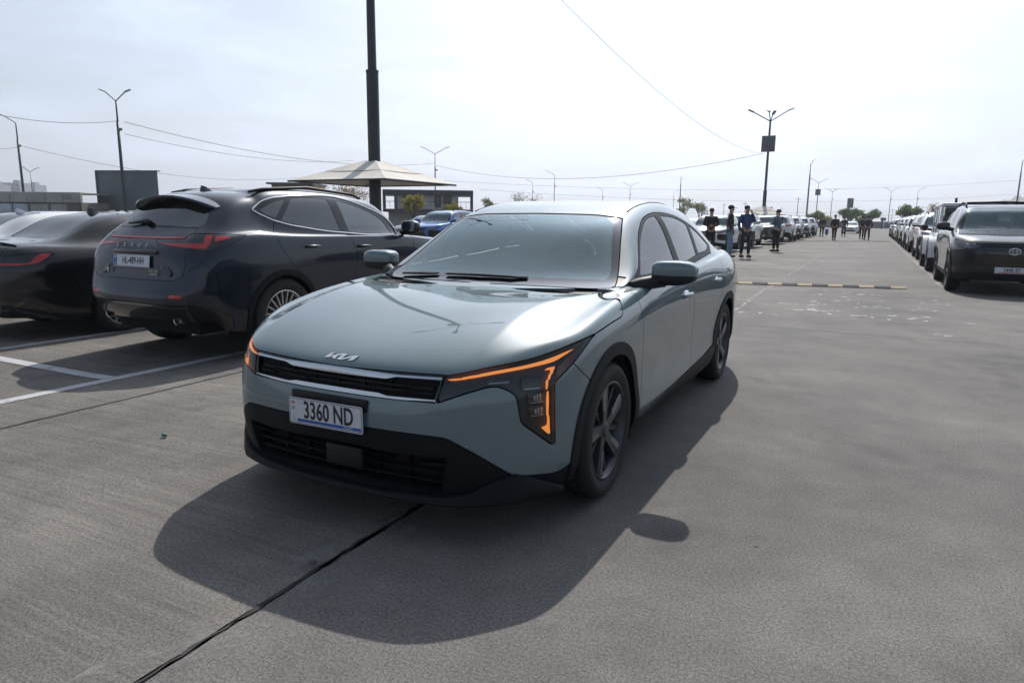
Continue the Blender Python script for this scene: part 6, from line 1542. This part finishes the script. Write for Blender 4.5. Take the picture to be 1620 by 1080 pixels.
def build_posts():
    u = YAW; V2 = ((u, 0), (u+math.pi, 0)); q4 = ((u+.05, 0), (u+math.pi-.05, 0), (u+math.pi*.5, .2), (u+math.pi*1.5, .2))
    def lp(px, ytop, H, label, arms=V2, **k):
        D = (H-1.276)*1079.66/(hz(px)-ytop); a = gnd(px, D); return lamp_post(a[0], a[1], H, arms, label, **k)
    lp(199, 167, 11, 'twin-arm street lamp in front of the grey billboard', r=.16, m=M_STEEL, arm_len=1.0, up=.75)
    lp(41, 200, 11, 'single-arm street lamp at far left above the kiosk row', arms=((u+math.pi, 0),), r=.15, m=M_STEEL, arm_len=1.5, up=.8)
    lp(55, 274, 11, 'four-arm lamp with floodlights behind the kiosk row', arms=q4, r=.12)
    lp(689, 247, 11, 'twin-arm street lamp above the dark pavilion', r=.12)
    lp(876, 279, 11, 'small lamp right of the bare tree above the sage sedan roof', arms=((u+math.pi*.9, 0),), r=.10)
    lp(842, 291, 11, 'small lamp behind the bare tree', arms=((u+math.pi*.9, 0),), r=.10)
    lp(952, 302, 11, 'faint lamp above the middle of the sedan roof', arms=((u+math.pi*.9, 0),), r=.11)
    lp(995, 296, 11, 'faint twin-arm lamp above the right of the sedan roof', r=.11)
    lp(1064, 306, 11, 'faint lamp left of the pale leafy trees', arms=((u, 0),), r=.11)
    lp(1074, 281, 12, 'bare pole rising behind the pale leafy trees', arms=(), r=.16, cam=False)
    lp(1275, 262, 12, 'tall single-head pole right of the second canopy', arms=((u+.2, 0),), r=.17, cam=False, arm_len=.5, up=.6)
    lp(1290, 291, 11, 'lamp with control box beyond the tall single-head pole', r=.13, box=True)
    lp(1313, 305, 11, 'four-arm lamp over the left row end', arms=q4, r=.12)
    lp(1405, 304, 11, 'thin lamp over the far right trees', r=.12)
    lp(1447, 303, 11, 'thin lamp above the round green tree in the right row', arms=((u, 0),), r=.11)
    lp(1604, 258, 12, 'single pole above the gunmetal crossover roof', arms=((u+.2, 0),), r=.16, cam=False, arm_len=.5, up=.5)
    for px, yt, lab in ((1144, 322, 'thin utility pole left of the standing men'), (1177, 320, 'thin utility pole left of the second canopy'), (1260, 312, 'thin utility pole with crossbar right of the teal jacket man'), (1235, 328, 'short utility pole over the left row'), (1410, 330, 'short utility pole above the right row')):
        D = (9-1.276)*1079.66/(hz(px)-yt); a = gnd(px, D); r_ = empty('utility_pole', (a[0], a[1], 0), u); tag(r_, lab, 'utility pole', 'thin utility poles beyond the lot')
        MB().tube([(0, 0, 0), (0, 0, 9)], [.14, .09], n=8).build('pole', M_STEELG, r_, smooth=True); MB().box((0, 0, 8.2), (2.2, .1, .1)).build('crossbar', M_STEELG, r_)
    a = gnd(594.5, 22.0); canopy_mast(a[0], a[1], MAST_H, 'thick dark lamp mast rising through the near beige canopy', side=3.75, edge=2.46, apex=3.12, r=.19, rot=0.0, lab2='beige pyramid canopy round the thick dark mast', collar=5.85, z=-.09)
    a = gnd(1207, 67.0); canopy_mast(a[0], a[1], 10.9, 'tall lamp mast with control box above the second canopy', side=3.9, edge=1.95, apex=2.75, r=.17, rot=0.0, arms=False, box=True, lab2='small beige canopy beyond the standing men', collar=4.2)
    r_ = None
    a = gnd(1207, 67.0)
    for k, (an, L, up) in enumerate(((u, 1.7, 1.05), (u+math.pi, 1.7, .85), (u+math.pi/2, .5, 1.0), (u-math.pi/2, .6, .6))):
        m_ = bpy.data.objects['lamp_mast.001']
        MB().tube([(0, 0, 10.7), (math.cos(an)*L, math.sin(an)*L, 10.7+up)], .05, n=6).build('arm', M_STEEL, m_)
        h = MB().box((0, 0, 0), (.6, .26, .12), bev=.03).build('lamp_head', M_LAMPH, m_, auto=40); h.location = (math.cos(an)*(L+.2), math.sin(an)*(L+.2), 10.78+up); h.rotation_euler = (0, -.4, an)
    # cables
    M0 = at(1207, 243, 67.0)
    wire('cable', (at(800, -90, 20), M0), 1.3, 'thick cable falling from the top of the picture to the second mast', r=.011)
    wire('cable', (at(690, 262, 105), M0), 2.2, 'cable sagging between the pavilion lamp and the second mast', r=.022)
    wire('cable', (at(197, 193, 61), at(690, 258, 105)), 1.6, 'cable from the billboard lamp toward the pavilion lamp', r=.025)
    wire('cable', (at(-40, 174, 50), at(189, 191, 61)), .5, 'cable entering at upper left to the billboard lamp', r=.022)
    wire('cable', (at(197, 212, 61), at(560, 254, 105)), 1.0, 'lower cable right of the billboard lamp', r=.022)
    wire('cable', (at(38, 232, 75), at(470, 281, 120)), 1.6, 'low cable from the far-left lamp across the billboard', r=.024)
    wire('cable', (at(-40, 231, 70), at(36, 231, 75)), .3, 'short cable left of the far-left lamp', r=.02)
    for k, (y0, y1) in enumerate(((286, 283), (300, 305), (318, 322), (323, 328))):
        wire('cable', (at(700+k*60, y0, 180), at(1640, y1, 230)), 3.0, ('highest', 'second', 'third', 'lowest')[k]+' of the faint power lines over the horizon', r=.028)
MAST_H = 14.2
def build_trees():
    yl = leaf_mat('yellow_green_leaf', (.30, .27, .07)); gr = leaf_mat('fresh_green_leaf', (.17, .24, .11)); pl = leaf_mat('pale_leaf', (.30, .30, .18)); oc = leaf_mat('ochre_leaf', (.34, .25, .16))
    def tr(px, ytop, D, wpx, lab, leaf, leaves, seed, size=.16, **k):
        s = D/1079.66; a = gnd(px, D); tree(a[0], a[1], 1.276+(hz(px)-ytop)*s, wpx*s, lab, leaf, leaves, size, seed, **k)
    tr(653, 309, 52, 34, 'yellow-green young tree in front of the pavilion centre', yl, 1500, 1, .10)
    tr(717, 319, 52, 26, 'smaller yellow-green tree in front of the pavilion right end', yl, 1000, 2, .09)
    tr(776, 314, 60, 28, 'round pale green tree right of the pavilion', pl, 1100, 3, .10)
    tr(545, 291, 62, 90, 'wide thin-leaved tree behind the near canopy', oc, 900, 4, .09, bare=True)
    tr(500, 292, 68, 50, 'rusty budding tree above the crossover roof', oc, 800, 14, .09)
    tr(833, 302, 80, 60, 'bare branched tree above the sage sedan windshield', oc, 130, 5, .10, bare=True)
    tr(1081, 314, 85, 30, 'pale leafy tree right of the sage sedan roof', pl, 700, 6, .13)
    tr(1107, 319, 85, 24, 'thin pale tree beside it behind the first standing man', pl, 380, 7, .13, bare=True)
    tr(1190, 328, 110, 40, 'low bare tree left of the second canopy', oc, 60, 8, .13, bare=True)
    tr(1289, 335, 105, 24, 'green rounded tree over the left row end', gr, 1100, 9, .20, trunk_h=.2)
    tr(1305, 338, 115, 20, 'paler thin tree beside the rounded green one', pl, 500, 10, .18)
    tr(1345, 331, 105, 32, 'broad green tree under the tall grey sign', gr, 1500, 11, .20, trunk_h=.2)
    tr(1377, 333, 105, 28, 'green tree right of the tall grey sign', gr, 1200, 12, .20, trunk_h=.2)
    tr(1437, 326, 90, 32, 'round fresh green tree above the right row', gr, 1600, 13, .18, trunk_h=.2)
    tr(1482, 322, 70, 34, 'ochre budding tree behind the off-roader', oc, 420, 15, .10)
    tr(1362, 345, 130, 16, 'small dark bush between the two green trees', gr, 500, 16, .2, trunk_h=.15)
HAZE = 0.0005
build_ground()
build_sage()
build_graphite()
BLK = paint('black_metallic_paint', (.006, .007, .011), flake=.1, rough=.4)
build_notch('sedan', 'black sedan with red L-shaped tail lamp beside the graphite crossover', BLK, (-6.8, 2.1+2.72, -.09), math.pi/2, M_REDLENS, badge='330i')
build_notch('sedan', 'white sedan behind the black one at the left edge', M_PROTO, (-9.65, 5.45, -.09), math.pi/2, M_DKRED, level=3)
build_offroad()
build_boxy((4.28, 21.3, 0), math.pi/2, 'white boxy off-roader with open-backed hard top in the right row') if False else build_boxy((4.20, 21.4, 0), math.pi/2, 'white boxy off-roader with open-backed hard top in the right row')
build_rows()
build_bump('speed_bump', (-.75, 11.72, 0), (2.58, 12.52, 0), 12, (mat('bump_black', (.004, .006, .018), rough=.8, noise=.2), mat('bump_yellow', (.27, .21, .125), rough=.75, noise=.2, nscale=12)), 'striped black and yellow speed bump behind the sage sedan', w=.24, h=.045)
build_bump('speed_bump', (-2.6, 46.5, 0), (3.0, 50.9, 0), 10, (mat('bump_dark', (.05, .05, .055), rough=.8), mat('bump_worn', (.12, .11, .09), rough=.8)), 'dark speed bump far down the lane', w=.4, h=.05)
build_posts(); build_far(); build_trees(); build_people()

# ------------------------------------------------------------------ the air: thin even haze round the whole place
hb = MB().box((-200, 1150, 98), (4400, 2900, 206)).build('haze', None); tag(hb, kind='stuff')
hm = bpy.data.materials.new('haze_air'); hm.use_nodes = True; ht = hm.node_tree; ht.nodes.clear()
hv = ht.nodes.new('ShaderNodeVolumePrincipled'); hv.inputs['Color'].default_value = (.86, .91, 1.0, 1); hv.inputs['Density'].default_value = HAZE; hv.inputs['Anisotropy'].default_value = .35
ho = ht.nodes.new('ShaderNodeOutputMaterial'); ht.links.new(hv.outputs[0], ho.inputs['Volume']); hb.data.materials.clear(); hb.data.materials.append(hm)
